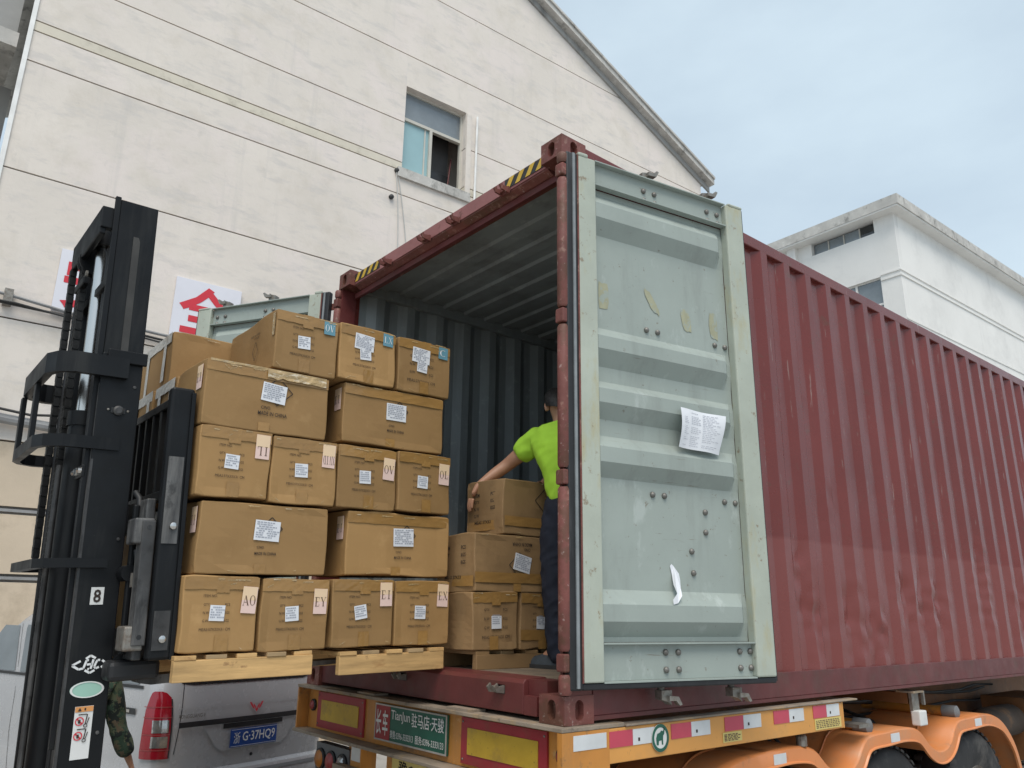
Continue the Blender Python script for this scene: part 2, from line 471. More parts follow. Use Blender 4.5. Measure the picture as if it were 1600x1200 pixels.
# a high-contrast serif alphabet for the corner stickers: polygons in a unit cell
def serif(ch):
    T, t = .17, .045
    def st(a, b, wd):
        (x0, y0), (x1, y1) = a, b
        return [(x0 - wd / 2, y0), (x0 + wd / 2, y0), (x1 + wd / 2, y1), (x1 - wd / 2, y1)]
    def hb(x0, x1, y, h=t):
        return [(x0, y - h / 2), (x1, y - h / 2), (x1, y + h / 2), (x0, y + h / 2)]
    P = []
    if ch in 'OCU':
        n = 28
        ring = []
        for i in range(n + 1):
            a = 2 * math.pi * i / n
            if ch == 'C' and (a < .7 or a > 2 * math.pi - .7):
                continue
            if ch == 'U' and .1 < a < math.pi - .1:
                continue
            ring.append(a)
        if ch == 'U':
            P += [st((.2, .5), (.2, 1), T), st((.8, .5), (.8, 1), t), hb(.05, .38, .98), hb(.65, .95, .98)]
        for a, b in zip(ring, ring[1:]):
            if b - a > .3: continue
            f = lambda q, o_: (.5 + math.cos(q) * (.44 if o_ else .44 - t - (T - t) * abs(math.cos(q)) ** 1.5), .5 + math.sin(q) * (.52 if o_ else .52 - t))
            P.append([f(a, 1), f(b, 1), f(b, 0), f(a, 0)])
    elif ch == 'A':
        P = [st((.1, 0), (.5, 1), t), st((.86, 0), (.46, 1), T), hb(.25, .7, .32), hb(0, .25, .02), hb(.68, 1, .02)]
    elif ch == 'V':
        P = [st((.5, 0), (.14, 1), T), st((.5, 0), (.9, 1), t), hb(0, .32, .98), hb(.75, 1, .98)]
    elif ch == 'X':
        P = [st((.84, 0), (.18, 1), T), st((.1, 0), (.9, 1), t), hb(0, .36, .98), hb(.7, 1, .98), hb(0, .25, .02), hb(.66, 1, .02)]
    elif ch == 'Y':
        P = [st((.5, 0), (.5, .5), T), st((.5, .45), (.14, 1), T), st((.5, .45), (.88, 1), t), hb(0, .32, .98), hb(.72, 1, .98), hb(.34, .66, .02)]
    elif ch == 'E':
        P = [st((.3, 0), (.3, 1), T), hb(.1, .85, .98), hb(.1, .85, .02), hb(.3, .65, .5), st((.83, .02), (.83, .25), t), st((.83, .75), (.83, 1), t)]
    elif ch == 'L':
        P = [st((.3, 0), (.3, 1), T), hb(.1, .85, .02), hb(.1, .5, .98), st((.83, .02), (.83, .3), t)]
    elif ch == 'I':
        P = [st((.5, 0), (.5, 1), T), hb(.28, .72, .98), hb(.28, .72, .02)]
    elif ch == 'D':
        P = [st((.25, 0), (.25, 1), T), hb(.05, .55, .98), hb(.05, .55, .02)]
        n = 12
        f = lambda q, o_: (.5 + math.cos(q) * (.45 if o_ else .45 - T * abs(math.cos(q)) - t * .2), .5 + math.sin(q) * (.5 if o_ else .5 - t))
        P += [[f(-1.57 + 3.14 * i / n, 1), f(-1.57 + 3.14 * (i + 1) / n, 1), f(-1.57 + 3.14 * (i + 1) / n, 0), f(-1.57 + 3.14 * i / n, 0)] for i in range(n)]
    elif ch == 'T':
        P = [st((.5, 0), (.5, 1), T), hb(.05, .95, .98), hb(.3, .7, .02), st((.06, .75), (.06, 1), t), st((.94, .75), (.94, 1), t)]
    return P
def put_serif(mb, s, o, ex, ey, ht, wd):
    o, ex, ey = Vector(o), Vector(ex), Vector(ey)
    n = len(s)
    cw = wd / n
    for i, ch in enumerate(s):
        for poly in serif(ch):
            mb.add([o + ex * ((i - n / 2) * cw + x * cw * .94) + ey * ((y - .5) * ht) for x, y in poly], [tuple(range(len(poly)))])
# ================================================================== the setting
g = part('yard_ground', MB().add([(-60, -60, GZ), (70, -60, GZ), (70, 90, GZ), (-60, 90, GZ)], [(0, 1, 2, 3)]), M['yard'])
tag(g, kind='structure', label='grey concrete yard under the truck')

# ---- gabled warehouse wall
WA = R(3)
WO = Vector((-9, -1.9, 0))
we, wn = Vector((math.sin(WA), math.cos(WA), 0)), Vector((math.cos(WA), -math.sin(WA), 0))
def W(s, n, z):
    return WO + we * s + wn * n + Vector((0, 0, z))
wb = root('warehouse', (-9, -1.9, GZ), 'tall off-white plastered warehouse gable scored with thin horizontal joints', 'building')
def rake(s):
    return 14.0 - .46 * (s - 9.05) if s > 4 else 16.32 + .46 * (s - 4)
def wall_piece(s0, s1, z0, z1, m, n1=0., n0=-.25, name='wall_panel'):
    """rectangle of the wall clipped by the gable"""
    poly = [(s0, z0), (s1, z0), (s1, z1), (s0, z1)]
    for sg in (1, -1):      # clip below z = 16.32 -+ .46*(s-4)
        f = lambda q: 16.30 - sg * .46 * (q[0] - 4) - q[1]
        out = []
        for a, b in zip(poly, poly[1:] + poly[:1]):
            fa, fb = f(a), f(b)
            if fa >= 0: out.append(a)
            if fa * fb < 0:
                t = fa / (fa - fb)
                out.append((a[0] + t * (b[0] - a[0]), a[1] + t * (b[1] - a[1])))
        poly = out
        if len(poly) < 3: return
    part(name, MB().prism(poly, W(0, n0, 0), we, Vector((0, 0, 1)), wn * (n1 - n0)), m, wb)
gz = [2.47, 4.07, 6.17, 7.88, 8.38, 8.55, 9.42, 10.95, 12.6, 14.4, 16.5]
GR = .011
SE = 14.75
wx0, wx1, wz0, wz1 = 6.05, 7.44, 8.42, 10.24
for a, b in zip(gz, gz[1:]):
    z0, z1 = a + GR, b - GR
    m = M['plaster_band'] if a == 8.38 else M['plaster']
    if z1 < wz0 or z0 > wz1:
        wall_piece(0, SE, z0, z1, m)
    else:
        wall_piece(0, wx0, z0, z1, m)
        wall_piece(wx1, SE, z0, z1, m)
        if z0 < wz0: wall_piece(wx0, wx1, z0, wz0, m)
        if z1 > wz1: wall_piece(wx0, wx1, wz1, z1, m)
# joints: the recessed mortar behind the panels
for z in gz[1:-1]:
    for s0, s1 in ((0.02, wx0 - .01), (wx1 + .01, SE - .02)):
        wall_piece(s0, s1, z - GR - .004, z + GR + .004, M['groove'], -.03, -.2, 'joint')
# lower storey, cream paint with two ledges
wall_piece(0, SE, 1.66, 2.46, M['plaster_beige'], -.02, -.25)
wall_piece(0, SE, .84, 1.56, M['plaster_beige'], -.02, -.25)
wall_piece(0, SE, GZ, .74, M['plaster_beige'], -.02, -.25)
for z in (.74, 1.56):
    wall_piece(.02, SE - .02, z - .005, z + .105, M['concrete_grey'], -.09, -.24, 'ledge')
    part('steel_strip', MB().obox(W(5, -.05, z + .05), we * 5, wn * .02, (0, 0, .018)), M['pipe_grey'], wb)
wall_piece(-.0, .06, 1.6, 14.6, M['pipe_white'], .028, .002, 'corner_trim')
# rear body so that the gable has depth
part('building_body', MB().prism([(0.05, GZ), (SE - .05, GZ), (SE - .05, 11.0), (4, 16.2), (.05, 14.3)], W(0, -14, 0), we, Vector((0, 0, 1)), wn * 13.1), M['plaster'], wb)
# rake: fascia board, soffit strip and flashing
for sg, s0, s1 in ((1, 4, 15.05), (-1, 4, -.6)):
    zf = lambda s: 16.32 - .46 * abs(s - 4)
    for nm, n0, n1, d0, d1, m in (('fascia', .0, .22, .05, .19, 'concrete_old'), ('rake_moulding', .0, .05, -.10, .05, 'concrete_grey'), ('roof_edge', -14, .26, .19, .25, 'concrete_old')):
        mb = MB()
        mb.add([W(s, n, zf(s) + d) for s in (s0, s1) for n in (n0, n1) for d in (d0, d1)], [(0, 1, 3, 2), (4, 6, 7, 5), (0, 4, 5, 1), (2, 3, 7, 6), (1, 5, 7, 3), (0, 2, 6, 4)])
        part(nm, mb, M[m], wb)
# window
win = part('window', MB().obox(W((wx0 + wx1) / 2, -.62, (wz0 + wz1) / 2), we * .66, wn * .02, (0, 0, .88)), M['room_dark'], wb)
def wbar(s0, s1, z0, z1, n0, n1, m, nm, par=win):
    return part(nm, MB().add([W(s, n, z) for s in (s0, s1) for n in (n0, n1) for z in (z0, z1)], [(0, 1, 3, 2), (4, 6, 7, 5), (0, 4, 5, 1), (2, 3, 7, 6), (1, 5, 7, 3), (0, 2, 6, 4)]), m, par)
smid, ztr = 6.71, 9.60
wbar(wx0, wx0 + .04, wz0, wz1, -.20, -.13, M['frame_alu'], 'frame')
wbar(wx1 - .05, wx1, wz0, wz1, -.20, -.13, M['frame_alu'], 'frame')
wbar(wx0 + .04, wx1 - .05, wz1 - .04, wz1, -.20, -.13, M['frame_alu'], 'frame')
wbar(wx0 + .04, wx1 - .05, wz0, wz0 + .04, -.20, -.13, M['frame_alu'], 'frame')
wbar(wx0 + .04, wx1 - .05, ztr - .03, ztr + .03, -.20, -.12, M['frame_alu'], 'transom')
wbar(smid - .03, smid + .03, wz0 + .04, ztr - .03, -.20, -.12, M['frame_alu'], 'mullion')
wbar(wx0 + .04, wx1 - .05, ztr + .03, wz1 - .04, -.172, -.166, M['glass_grey'], 'pane')
wbar(wx0 + .04, smid - .03, wz0 + .04, ztr - .03, -.172, -.166, M['glass_blue'], 'pane')
wbar(smid - .13, smid - .10, wz0 + .04, ztr - .03, -.165, -.155, M['frame_alu'], 'sash')
# room behind the open half
wbar(smid + .05, wx1 - .06, wz0, wz0 + .55, -.55, -.5, M['van_dark'], 'dark_shelf')
part('leaning_rod', MB().tube([W(7.22, -.3, wz0 + .02), W(7.36, -.4, wz0 + .9)], .015), M['maroon_dark'], win)
wbar(wx0 - .1, wx1 + .12, wz0 - .20, wz0 - .004, -.1, .055, M['concrete_old'], 'sill', wb)
wbar(wx1 + .005, wx1 + .12, wz0 - .002, wz1 - .02, .001, .03, M['plaster'], 'window_surround', wb)
# pipe by the window
pp = part('window_pipe', MB().tube([W(7.68, .05, 10.22), W(7.66, .05, 8.2)], .022, 8), M['pipe_white'])
tag(pp, 'thin white vertical pipe on the wall beside the upper window', 'pipe')
# hanging wires under the window
for i, (a, b) in enumerate((((5.93, 8.30), (6.05, 6.4)), ((5.96, 8.30), (6.27, 6.4)))):
    pts = [W(a[0] + (b[0] - a[0]) * t + .03 * math.sin(t * 3.1), .03, a[1] + (b[1] - a[1]) * t) for t in [k / 8 for k in range(9)]]
    o = part('hanging_wire', MB().tube(pts, .008, 6), M['wire_pale'])
    tag(o, ('thin loose wire hanging straight below the upper window', 'thin loose wire slanting down below the upper window')[i], 'wire')
part('wire_anchor', MB().lathe([(.0, 0), (.045, 0), (.045, .05), (0, .07)], W(5.94, 0, 8.33), wn, 10), M['wire'], wb)
part('wire_anchor', MB().lathe([(.0, 0), (.045, 0), (.045, .05), (0, .07)], W(5.86, 0, 7.75), wn, 10), M['wire'], wb)
# cable bundle along the wall
cabs = [((-.6, 4.42), (.45, 4.36), (1.1, 4.29), (2.3, 4.245), (4.5, 4.2), (9, 4.2)), ((-.6, 4.26), (.4, 4.235), (1.05, 4.225), (2.3, 4.16), (4.5, 4.14), (9, 4.1)), ((-.6, 4.22), (.5, 4.25), (1.1, 4.20), (2.3, 4.11), (4.5, 4.07), (9, 4.02))]
for i, c in enumerate(cabs):
    o = part('wall_cable', MB().tube([W(s, .07 + .03 * i, z) for s, z in c], .022 - .004 * i, 6), M['wire'] if i else M['pipe_grey'])
    tag(o, ('grey cable, topmost of three running along the wall under the signs', 'black cable, middle of three along the wall under the signs', 'black cable, lowest of three along the wall under the signs')[i], 'cable', 'cables along the warehouse wall')
part('cable_bracket', MB().obox(W(.42, .05, 4.33), we * .05, wn * .05, (0, 0, .11)), M['galv'], wb)
cp = part('wall_conduit', MB().tube([W(-.6, .1, 2.80), W(.6, .1, 2.73), W(1.2, .1, 2.69), W(6, .1, 2.5)], .065, 10), M['pipe_grey'])
tag(cp, 'thick grey conduit sloping along the warehouse wall above the cream storey', 'pipe')
cp = part('black_cable', MB().tube([W(-.6, .18, 2.98), W(.3, .18, 2.86), W(.9, .18, 2.80), W(1.4, .18, 2.86), W(3, .18, 2.8), W(6, .18, 2.7)], .018, 6), M['wire'])
tag(cp, 'single sagging black cable just above the grey conduit', 'cable')
# the two sign boards
def wall_sign(s0, z0, s1, z1, ch, label):
    r_ = root('wall_sign', W((s0 + s1) / 2, 0, z0), label, 'sign', 'red and white character boards on the wall')
    part('board', MB().obox(W((s0 + s1) / 2, .03, (z0 + z1) / 2), we * (s1 - s0) / 2, wn * .02, (0, 0, (z1 - z0) / 2)), M['sign_white'], r_)
    mb = MB()
    put_text(mb, ch, W((s0 + s1) / 2, .054, (z0 + z1) / 2), we, Vector((0, 0, 1)), wd=(s1 - s0) * .84, ht=(z1 - z0) * .84, bold=.028)
    part('lettering', mb, M['sign_red'], r_, fixn=False)
wall_sign(.92, 4.28, 1.88, 5.19, '\u5b89', 'white board with red character half hidden behind the forklift mast')
wall_sign(2.43, 4.28, 3.39, 5.20, '\u5168', 'white board with red roof-shaped character beside the open grey container door')

# ---- older grey building in the gap at the edge of the warehouse
ob = root('concrete_building', (-13, -6, GZ), 'dark grey weathered concrete building with deep eaves in the gap beside the warehouse', 'building')
part('wall', MB().box(-13.5, -10.3, -12, -1.87, GZ, 8.1), M['concrete_grey'], ob)
part('eave_slab', MB().box(-13.5, -9.15, -12, -1.98, 8.1, 8.34), M['concrete_old'], ob)
part('upper_wall', MB().box(-13.5, -9.4, -12, -2.0, 8.34, 15), M['concrete_grey'], ob)
part('downpipe', MB().tube([(-10.2, -2.5, 8.1), (-10.2, -2.5, GZ)], .06, 8), M['pipe_grey'], ob)
for k in range(2):
    part('window', MB().box(-10.29, -10.24, -9.4 + k * 1.5, -5.4 + k * 1.5, 5.2, 7.2), M['glass_grey'], ob)
o = part('roof_cable', MB().tube([(-10.1, -4.5, 5.2), (-9.6, -3.2, 6.1), (-9.1, -2.2, 6.7)], .03, 6), M['wire_pale'])
tag(o, 'pale cable slung across the gap beside the warehouse corner', 'cable')

# ---- white building behind the container
NBO = Vector((-8.6, 25.4, GZ))
nb = root('white_building', tuple(NBO), 'white flat-roofed building with stained concrete parapet rising behind the red container', 'building', rot=(0, 0, R(-1.7)))
X0, X1, Y0, Y1 = -26, -8.6, 25.4, 60
def b2(nm, x0, x1, y0, y1, z0, z1, m, par=nb):
    return part(nm, MB().box(x0 - NBO.x, x1 - NBO.x, y0 - NBO.y, y1 - NBO.y, z0 - NBO.z, z1 - NBO.z), M[m], par, world=False)
TOPZ = 15.17
slot = (-12.0, -9.37, 14.62, 15.12)
lowwin = (-12.4, -9.36, 9.7, 12.8)
b2('wall', X1 - .35, X1, Y0 + .3, Y1, GZ, TOPZ, 'white_wall')
for z0, z1, spans in ((GZ, 9.7, [(X0, X1)]), (9.7, 12.8, [(X0, lowwin[0]), (lowwin[1], X1)]), (12.8, 14.62, [(X0, X1)]), (14.62, TOPZ, [(X0, slot[0]), (slot[1], X1)])):
    for a, b in spans:
        b2('wall', a, b, Y0, Y0 + .3, z0, z1, 'white_wall')
b2('backing', X0, X1 - .4, Y0 + .9, Y0 + 1.1, GZ, TOPZ, 'room_dark')
b2('soffit', X0, X1 + .40, Y0 - .47, Y1, TOPZ + .0, TOPZ + .06, 'white_wall')
b2('parapet', X0, X1 + .45, Y0 - .5, Y1, TOPZ + .06, TOPZ + .46, 'concrete_old')
for z in (12.62, 12.83):
    b2('string_course', X1, X1 + .04, Y0 - .04, Y1, z, z + .06, 'white_wall')
    b2('string_course', lowwin[1] + .02, X1, Y0 - .04, Y0, z, z + .06, 'white_wall')
b2('string_course', X1, X1 + .03, Y0, Y1, 10.9, 10.96, 'white_wall')
b2('pilaster', -13.0, -12.62, Y0 - .2, Y0, GZ, TOPZ, 'white_wall')
n = 4
for k in range(n):
    a = slot[0] + (slot[1] - slot[0]) * k / n
    b = slot[0] + (slot[1] - slot[0]) * (k + 1) / n
    wd = b2('window', a + .03, b - .03, Y0 + .2, Y0 + .22, slot[2], slot[3], 'glass_dark' if k == 3 else 'glass_grey')
    b2('mullion', b - .02, b + .02, Y0 + .17, Y0 + .25, slot[2], slot[3], 'frame_alu', wd)
for k in range(3):
    for j in range(3):
        a = lowwin[0] + (lowwin[1] - lowwin[0]) * k / 3
        b = lowwin[0] + (lowwin[1] - lowwin[0]) * (k + 1) / 3
        c0, c1 = 9.7 + j * 1.033, 9.7 + (j + 1) * 1.033
        b2('pane', a + .04, b - .04, Y0 + .15, Y0 + .17, c0 + .04, c1 - .04, 'glass_grey')
for k in range(4):
    a = lowwin[0] + (lowwin[1] - lowwin[0]) * k / 3
    b2('window_bar', a - .04, a + .04, Y0 + .1, Y0 + .2, 9.7, 12.8, 'white_wall')
for j in range(4):
    b2('window_bar', lowwin[0], lowwin[1], Y0 + .11, Y0 + .19, 9.66 + j * 1.033, 9.74 + j * 1.033, 'white_wall')
# ================================================================== shipping container
ct = root('shipping_container', (-1.219, 6, 0), 'maroon corrugated high-cube shipping container with open grey doors on the orange trailer', 'container')
L, WD, H = 12.19, 2.438, 2.896

def casting(x0, y0, z0, fx, fy, fz):
    """corner casting with oval apertures; outward signs fx, fy, fz"""
    a, b, c = .162, .178, .118
    mb = MB()
    def face(o, ex, ey, nrm, we_, he, hw, hh):
        o, ex, ey, nrm = Vector(o), Vector(ex), Vector(ey), Vector(nrm)
        n_ = 24
        ring, outer = [], []
        r_ = min(hw, hh)
        for k in range(n_):
            t = 2 * math.pi * (k + .5) / n_
            cx, cy = math.cos(t), math.sin(t)
            px = cx * r_ + (math.copysign(hw - r_, cx) if hw > r_ else 0)
            py = cy * r_ + (math.copysign(hh - r_, cy) if hh > r_ else 0)
            ring.append(o + ex * px + ey * py)
            m = max(abs(cx) / (we_ / 2), abs(cy) / (he / 2))
            outer.append(o + ex * cx / m + ey * cy / m)
        # snap nearest outer points to the corners
        for sx in (-1, 1):
            for sy in (-1, 1):
                q = o + ex * sx * we_ / 2 + ey * sy * he / 2
                k = min(range(n_), key=lambda i: (outer[i] - q).length)
                outer[k] = q
        inner = [q - nrm * .035 for q in ring]
        mb.loft([outer, ring, inner], cap=False)
        mb.add(inner, [tuple(range(n_))])
    cx, cy, cz = x0 - fx * a / 2, y0 - fy * b / 2, z0 - fz * c / 2
    face((x0, cy, cz), (0, 1, 0), (0, 0, 1), (fx, 0, 0), b, c, .026, .042)
    face((cx, y0, cz), (1, 0, 0), (0, 0, 1), (0, fy, 0), a, c, .026, .042)
    face((cx, cy, z0), (1, 0, 0), (0, 1, 0), (0, 0, fz), a, b, .031, .06)
    for o, ex, ey in (((x0 - fx * a, cy, cz), (0, b / 2, 0), (0, 0, c / 2)), ((cx, y0 - fy * b, cz), (a / 2, 0, 0), (0, 0, c / 2)), ((cx, cy, z0 - fz * c), (a / 2, 0, 0), (0, b / 2, 0))):
        o, ex, ey = Vector(o), Vector(ex), Vector(ey)
        mb.add([o - ex - ey, o + ex - ey, o + ex + ey, o - ex + ey], [(0, 1, 2, 3)])
    part('corner_casting', mb, M['maroon_worn'], ct, fixn=False, bevel=0)
for fx, x in ((1, 0), (-1, -WD)):
    for fy, y in ((-1, 0), (1, L)):
        for fz, z in ((1, H), (-1, 0)):
            casting(x, y, z, fx, fy, fz)

# rear corner posts with their rounded hinge columns and hinge blocks
HB = [(2.632, 2.708), (1.821, 1.902), (1.026, 1.104), (.214, .297)]
for sg, x in ((1, 0.), (-1, -WD)):
    part('corner_post', MB().box(min(x - sg * .038, x - sg * .02), max(x - sg * .038, x - sg * .02), .012, .13, .118, H - .118), M['maroon_dark'], ct)
    part('corner_post', MB().box(min(x - sg * .02, x - sg * .004), max(x - sg * .02, x - sg * .004), .03, .17, .118, H - .118), M['maroon'], ct)
    lims = [.118] + [q for h in sorted(HB) for q in h] + [H - .118]
    for k in range(0, len(lims), 2):
        a, b = lims[k] + .006, lims[k + 1] - .006
        if b - a < .02: continue
        ring = []
        for z, s_ in ((a, .8), (a + .012, 1), (b - .012, 1), (b, .8)):
            ring.append([Vector((x + sg * .001 + .030 * s_ * math.cos(t), .004 + .030 * s_ * math.sin(t), z)) for t in [2 * math.pi * i / 14 for i in range(14)]])
        part('hinge_column', MB().loft(ring), M['maroon_worn'], ct, smooth=50)
    for a, b in HB:
        part('hinge_block', MB().box(min(x - sg * .026, x + sg * .028), max(x - sg * .026, x + sg * .028), -.024, .03, a + .004, b - .004), M['maroon_worn'], ct, bevel=.006)
# front posts and end wall
for x0, x1 in ((-.1, -.01), (-WD + .01, -WD + .1)):
    part('corner_post', MB().box(x0, x1, L - .12, L - .01, .118, H - .118), M['maroon'], ct)
part('front_wall', MB().box(-WD + .1, -.1, L - .08, L - .05, .05, H - .05), M['inner_paint'], ct)
# door header
hd = part('door_header', MB().prism([(.05, 2.775), (.05, 2.872), (.062, 2.884), (.17, 2.884), (.17, 2.80), (.185, 2.755), (.09, 2.755)], (-WD + .163, 0, 0), (0, 1, 0), (0, 0, 1), (WD - .326, 0, 0)), M['maroon_worn'], ct)
part('header_plate', MB().box(-WD + .165, -.165, .044, .049, 2.785, 2.868), M['maroon_faded_lit'], hd)
part('header_lip', MB().box(-WD + .07, -.07, .10, .125, 2.715, 2.754), M['maroon_dark'], hd)
# hazard stripes: alternating slanted patches
for x0, n_ in ((-.52, 7), (-2.27, 7)):
    part('stripe_backing', MB().box(x0, x0 + .35, .040, .0432, 2.80, 2.862), M['black_tape'], hd)
    for k in range(4):
        xa = x0 + .005 + k * .088
        part('stripe', MB().add([(xa, .0385, 2.80), (xa + .042, .0385, 2.80), (min(xa + .084, x0 + .35), .0385, 2.862), (xa + .042, .0385, 2.862)], [(0, 1, 2, 3)]), M['yellow_tape'], hd)
# cam keepers
def keeper(x, y, z, m, par, d=-1):
    mb = MB()
    mb.box(x - .035, x + .035, y, y + .012, z - .02, z + .02)
    for s_ in (-1, 1):
        mb.prism([(0, -.018), (.045, -.012), (.06, .012), (.042, .028), (.036, .012), (0, .018)], (x + s_ * .026 - .006, y, z), (0, d, 0), (0, 0, 1), (.012, 0, 0))
    mb.box(x - .02, x + .02, y - .018, y, z - .008, z + .008)
    return part('cam_keeper', mb, m, par)
for x in (-1.79, -1.31, -.99, -.51):
    keeper(x, .03, 2.785, M['maroon_worn'], hd)
# door sill
sl_ = part('door_sill', MB().prism([(.02, .018), (.02, .15), (.035, .168), (.16, .174), (.16, .018)], (-WD + .163, 0, 0), (0, 1, 0), (0, 0, 1), (WD - .326 - .13, 0, 0)), M['maroon_dark'], ct, bevel=.004)
part('sill_end', MB().box(-.29, -.163, .05, .16, .10, .168), M['maroon_dark'], ct)
part('sill_end', MB().box(-.29, -.20, .021, .05, .018, .10), M['maroon_dark'], ct)
for x in (-1.79, -1.31, -.46):
    keeper(x, .02, .115, M['galv'], sl_)
# rails
for sg, x in ((1, 0.), (-1, -WD)):
    xs = lambda a, b: (min(x - sg * a, x - sg * b), max(x - sg * a, x - sg * b))
    part('top_rail', MB().box(*xs(.006, .07), .178, L - .178, 2.805, 2.885), M['maroon'], ct, bevel=.006)
    part('bottom_rail', MB().box(*xs(.003, .05), .178, L - .178, .03, .162), M['maroon_dark'], ct, bevel=.004)
    part('bottom_rail_lip', MB().box(*xs(.0, .06), .179, L - .179, .012, .03), M['maroon_dark'], ct)
part('inner_rail_cover', MB().box(-WD + .0705, -WD + .074, .2, L - .18, 2.79, 2.868), M['inner_paint'], ct)
part('inner_rail_cover', MB().box(-.074, -.0705, .2, L - .18, 2.79, 2.868), M['inner_paint'], ct)
part('inner_rail_cover', MB().box(-WD + .03, -WD + .0735, .2, L - .18, 2.786, 2.7895), M['inner_paint'], ct)
# corrugated side panels (dents pressed into the near one)
dents = [(1.55, .56, .10, .02), (2.15, .42, .12, .022), (2.62, .45, .14, .024), (2.95, .36, .12, .02), (3.35, .60, .12, .026), (3.63, .58, .12, .028), (3.9, .55, .14, .022), (1.0, .50, .08, .014), (4.8, .7, .2, .02), (5.6, .5, .2, .02), (2.0, .75, .12, .012), (2.4, 1.2, .1, .008), (1.3, 1.5, .07, .008)]
def corrugated(sg, x, ymin, ymax, z0, z1, dented):
    pitch, prof = .278, ((0, 0), (.072, 0), (.14, .036), (.21, .036))
    ys = []
    y = ymin
    while y < ymax:
        for dy, d in prof:
            if y + dy < ymax: ys.append((y + dy, d))
        y += pitch
    ys.append((ymax, 0))
    if dented:      # extra columns so that dents have something to bend
        fine = []
        for (a, da), (b, db) in zip(ys, ys[1:]):
            fine += [(a, da), ((2 * a + b) / 3, (2 * da + db) / 3), ((a + 2 * b) / 3, (da + 2 * db) / 3)] if a < 6.5 else [(a, da)]
        ys = fine + [ys[-1]]
    nz_ = 90 if dented else 2
    rows = []
    for k in range(nz_ + 1):
        z = z0 + (z1 - z0) * k / nz_
        row = []
        for y, d in ys:
            dd = d + .006
            if dented:
                for (cy, cz, rr, am) in dents:
                    q = ((y - cy) / rr) ** 2 + ((z - cz) / (rr * 1.5)) ** 2
                    if q < 6: dd += 1.0 * am * math.exp(-q) * (.5 + 1.1 * noise.noise(Vector((y * 11, z * 11, 1))))
                dd += .0022 * noise.noise(Vector((y * 2.2, z * 2.5, 3))) * (2.2 if z < 1.0 else 1)
            row.append(Vector((x - sg * dd, y, z)))
        rows.append(row)
    mb = MB().sheet(rows)
    return mb
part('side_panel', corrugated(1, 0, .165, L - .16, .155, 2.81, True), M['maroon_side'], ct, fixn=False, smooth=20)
part('side_panel', corrugated(-1, -WD, .165, L - .16, .155, 2.81, False), [M['maroon']], ct, fixn=False)
# inner linings carry the grey inside paint, a plate thickness behind the outer sheet
def lining(sg, x):
    mb = corrugated(sg, x - sg * .005, .1651, L - .1601, .156, 2.805, sg > 0)
    return part('inner_side', mb, M['inner_paint'], ct, fixn=False)
lining(1, 0)
lining(-1, -WD)
# roof: transverse corrugations
rows = []
ys = []
y = .18
while y < L - .2:
    for dy, d in ((0, 0), (.091, 0), (.105, .02), (.195, .02)):
        ys.append((y + dy, d))
    y += .209
for off, mname in ((0, 'maroon'), (-.003, 'inner_paint')):
    rows = [[Vector((-WD + .03 + .002, yy, 2.872 - d + off)), Vector((-1.2, yy, 2.876 - d + off)), Vector((-.032, yy, 2.872 - d + off))] for yy, d in ys]
    part('roof_panel' if not off else 'inner_roof', MB().sheet(rows), M[mname], ct, fixn=False)
# floor: plywood sheets
k = 0
y = .16
while y < L - .1:
    y2 = min(y + 1.22, L - .09)
    for x0, x1 in ((-WD + .06, -1.222), (-1.216, -.06)):
        part('floor_board', MB().box(x0, x1, y + .002, y2 - .002, .142, .172), M['plywood'], ct)
    y = y2
for y in [.5 + .61 * i for i in range(19)]:
    part('cross_member', MB().box(-WD + .055, -.055, y - .03, y + .03, .03, .14), M['maroon_dark'], ct)

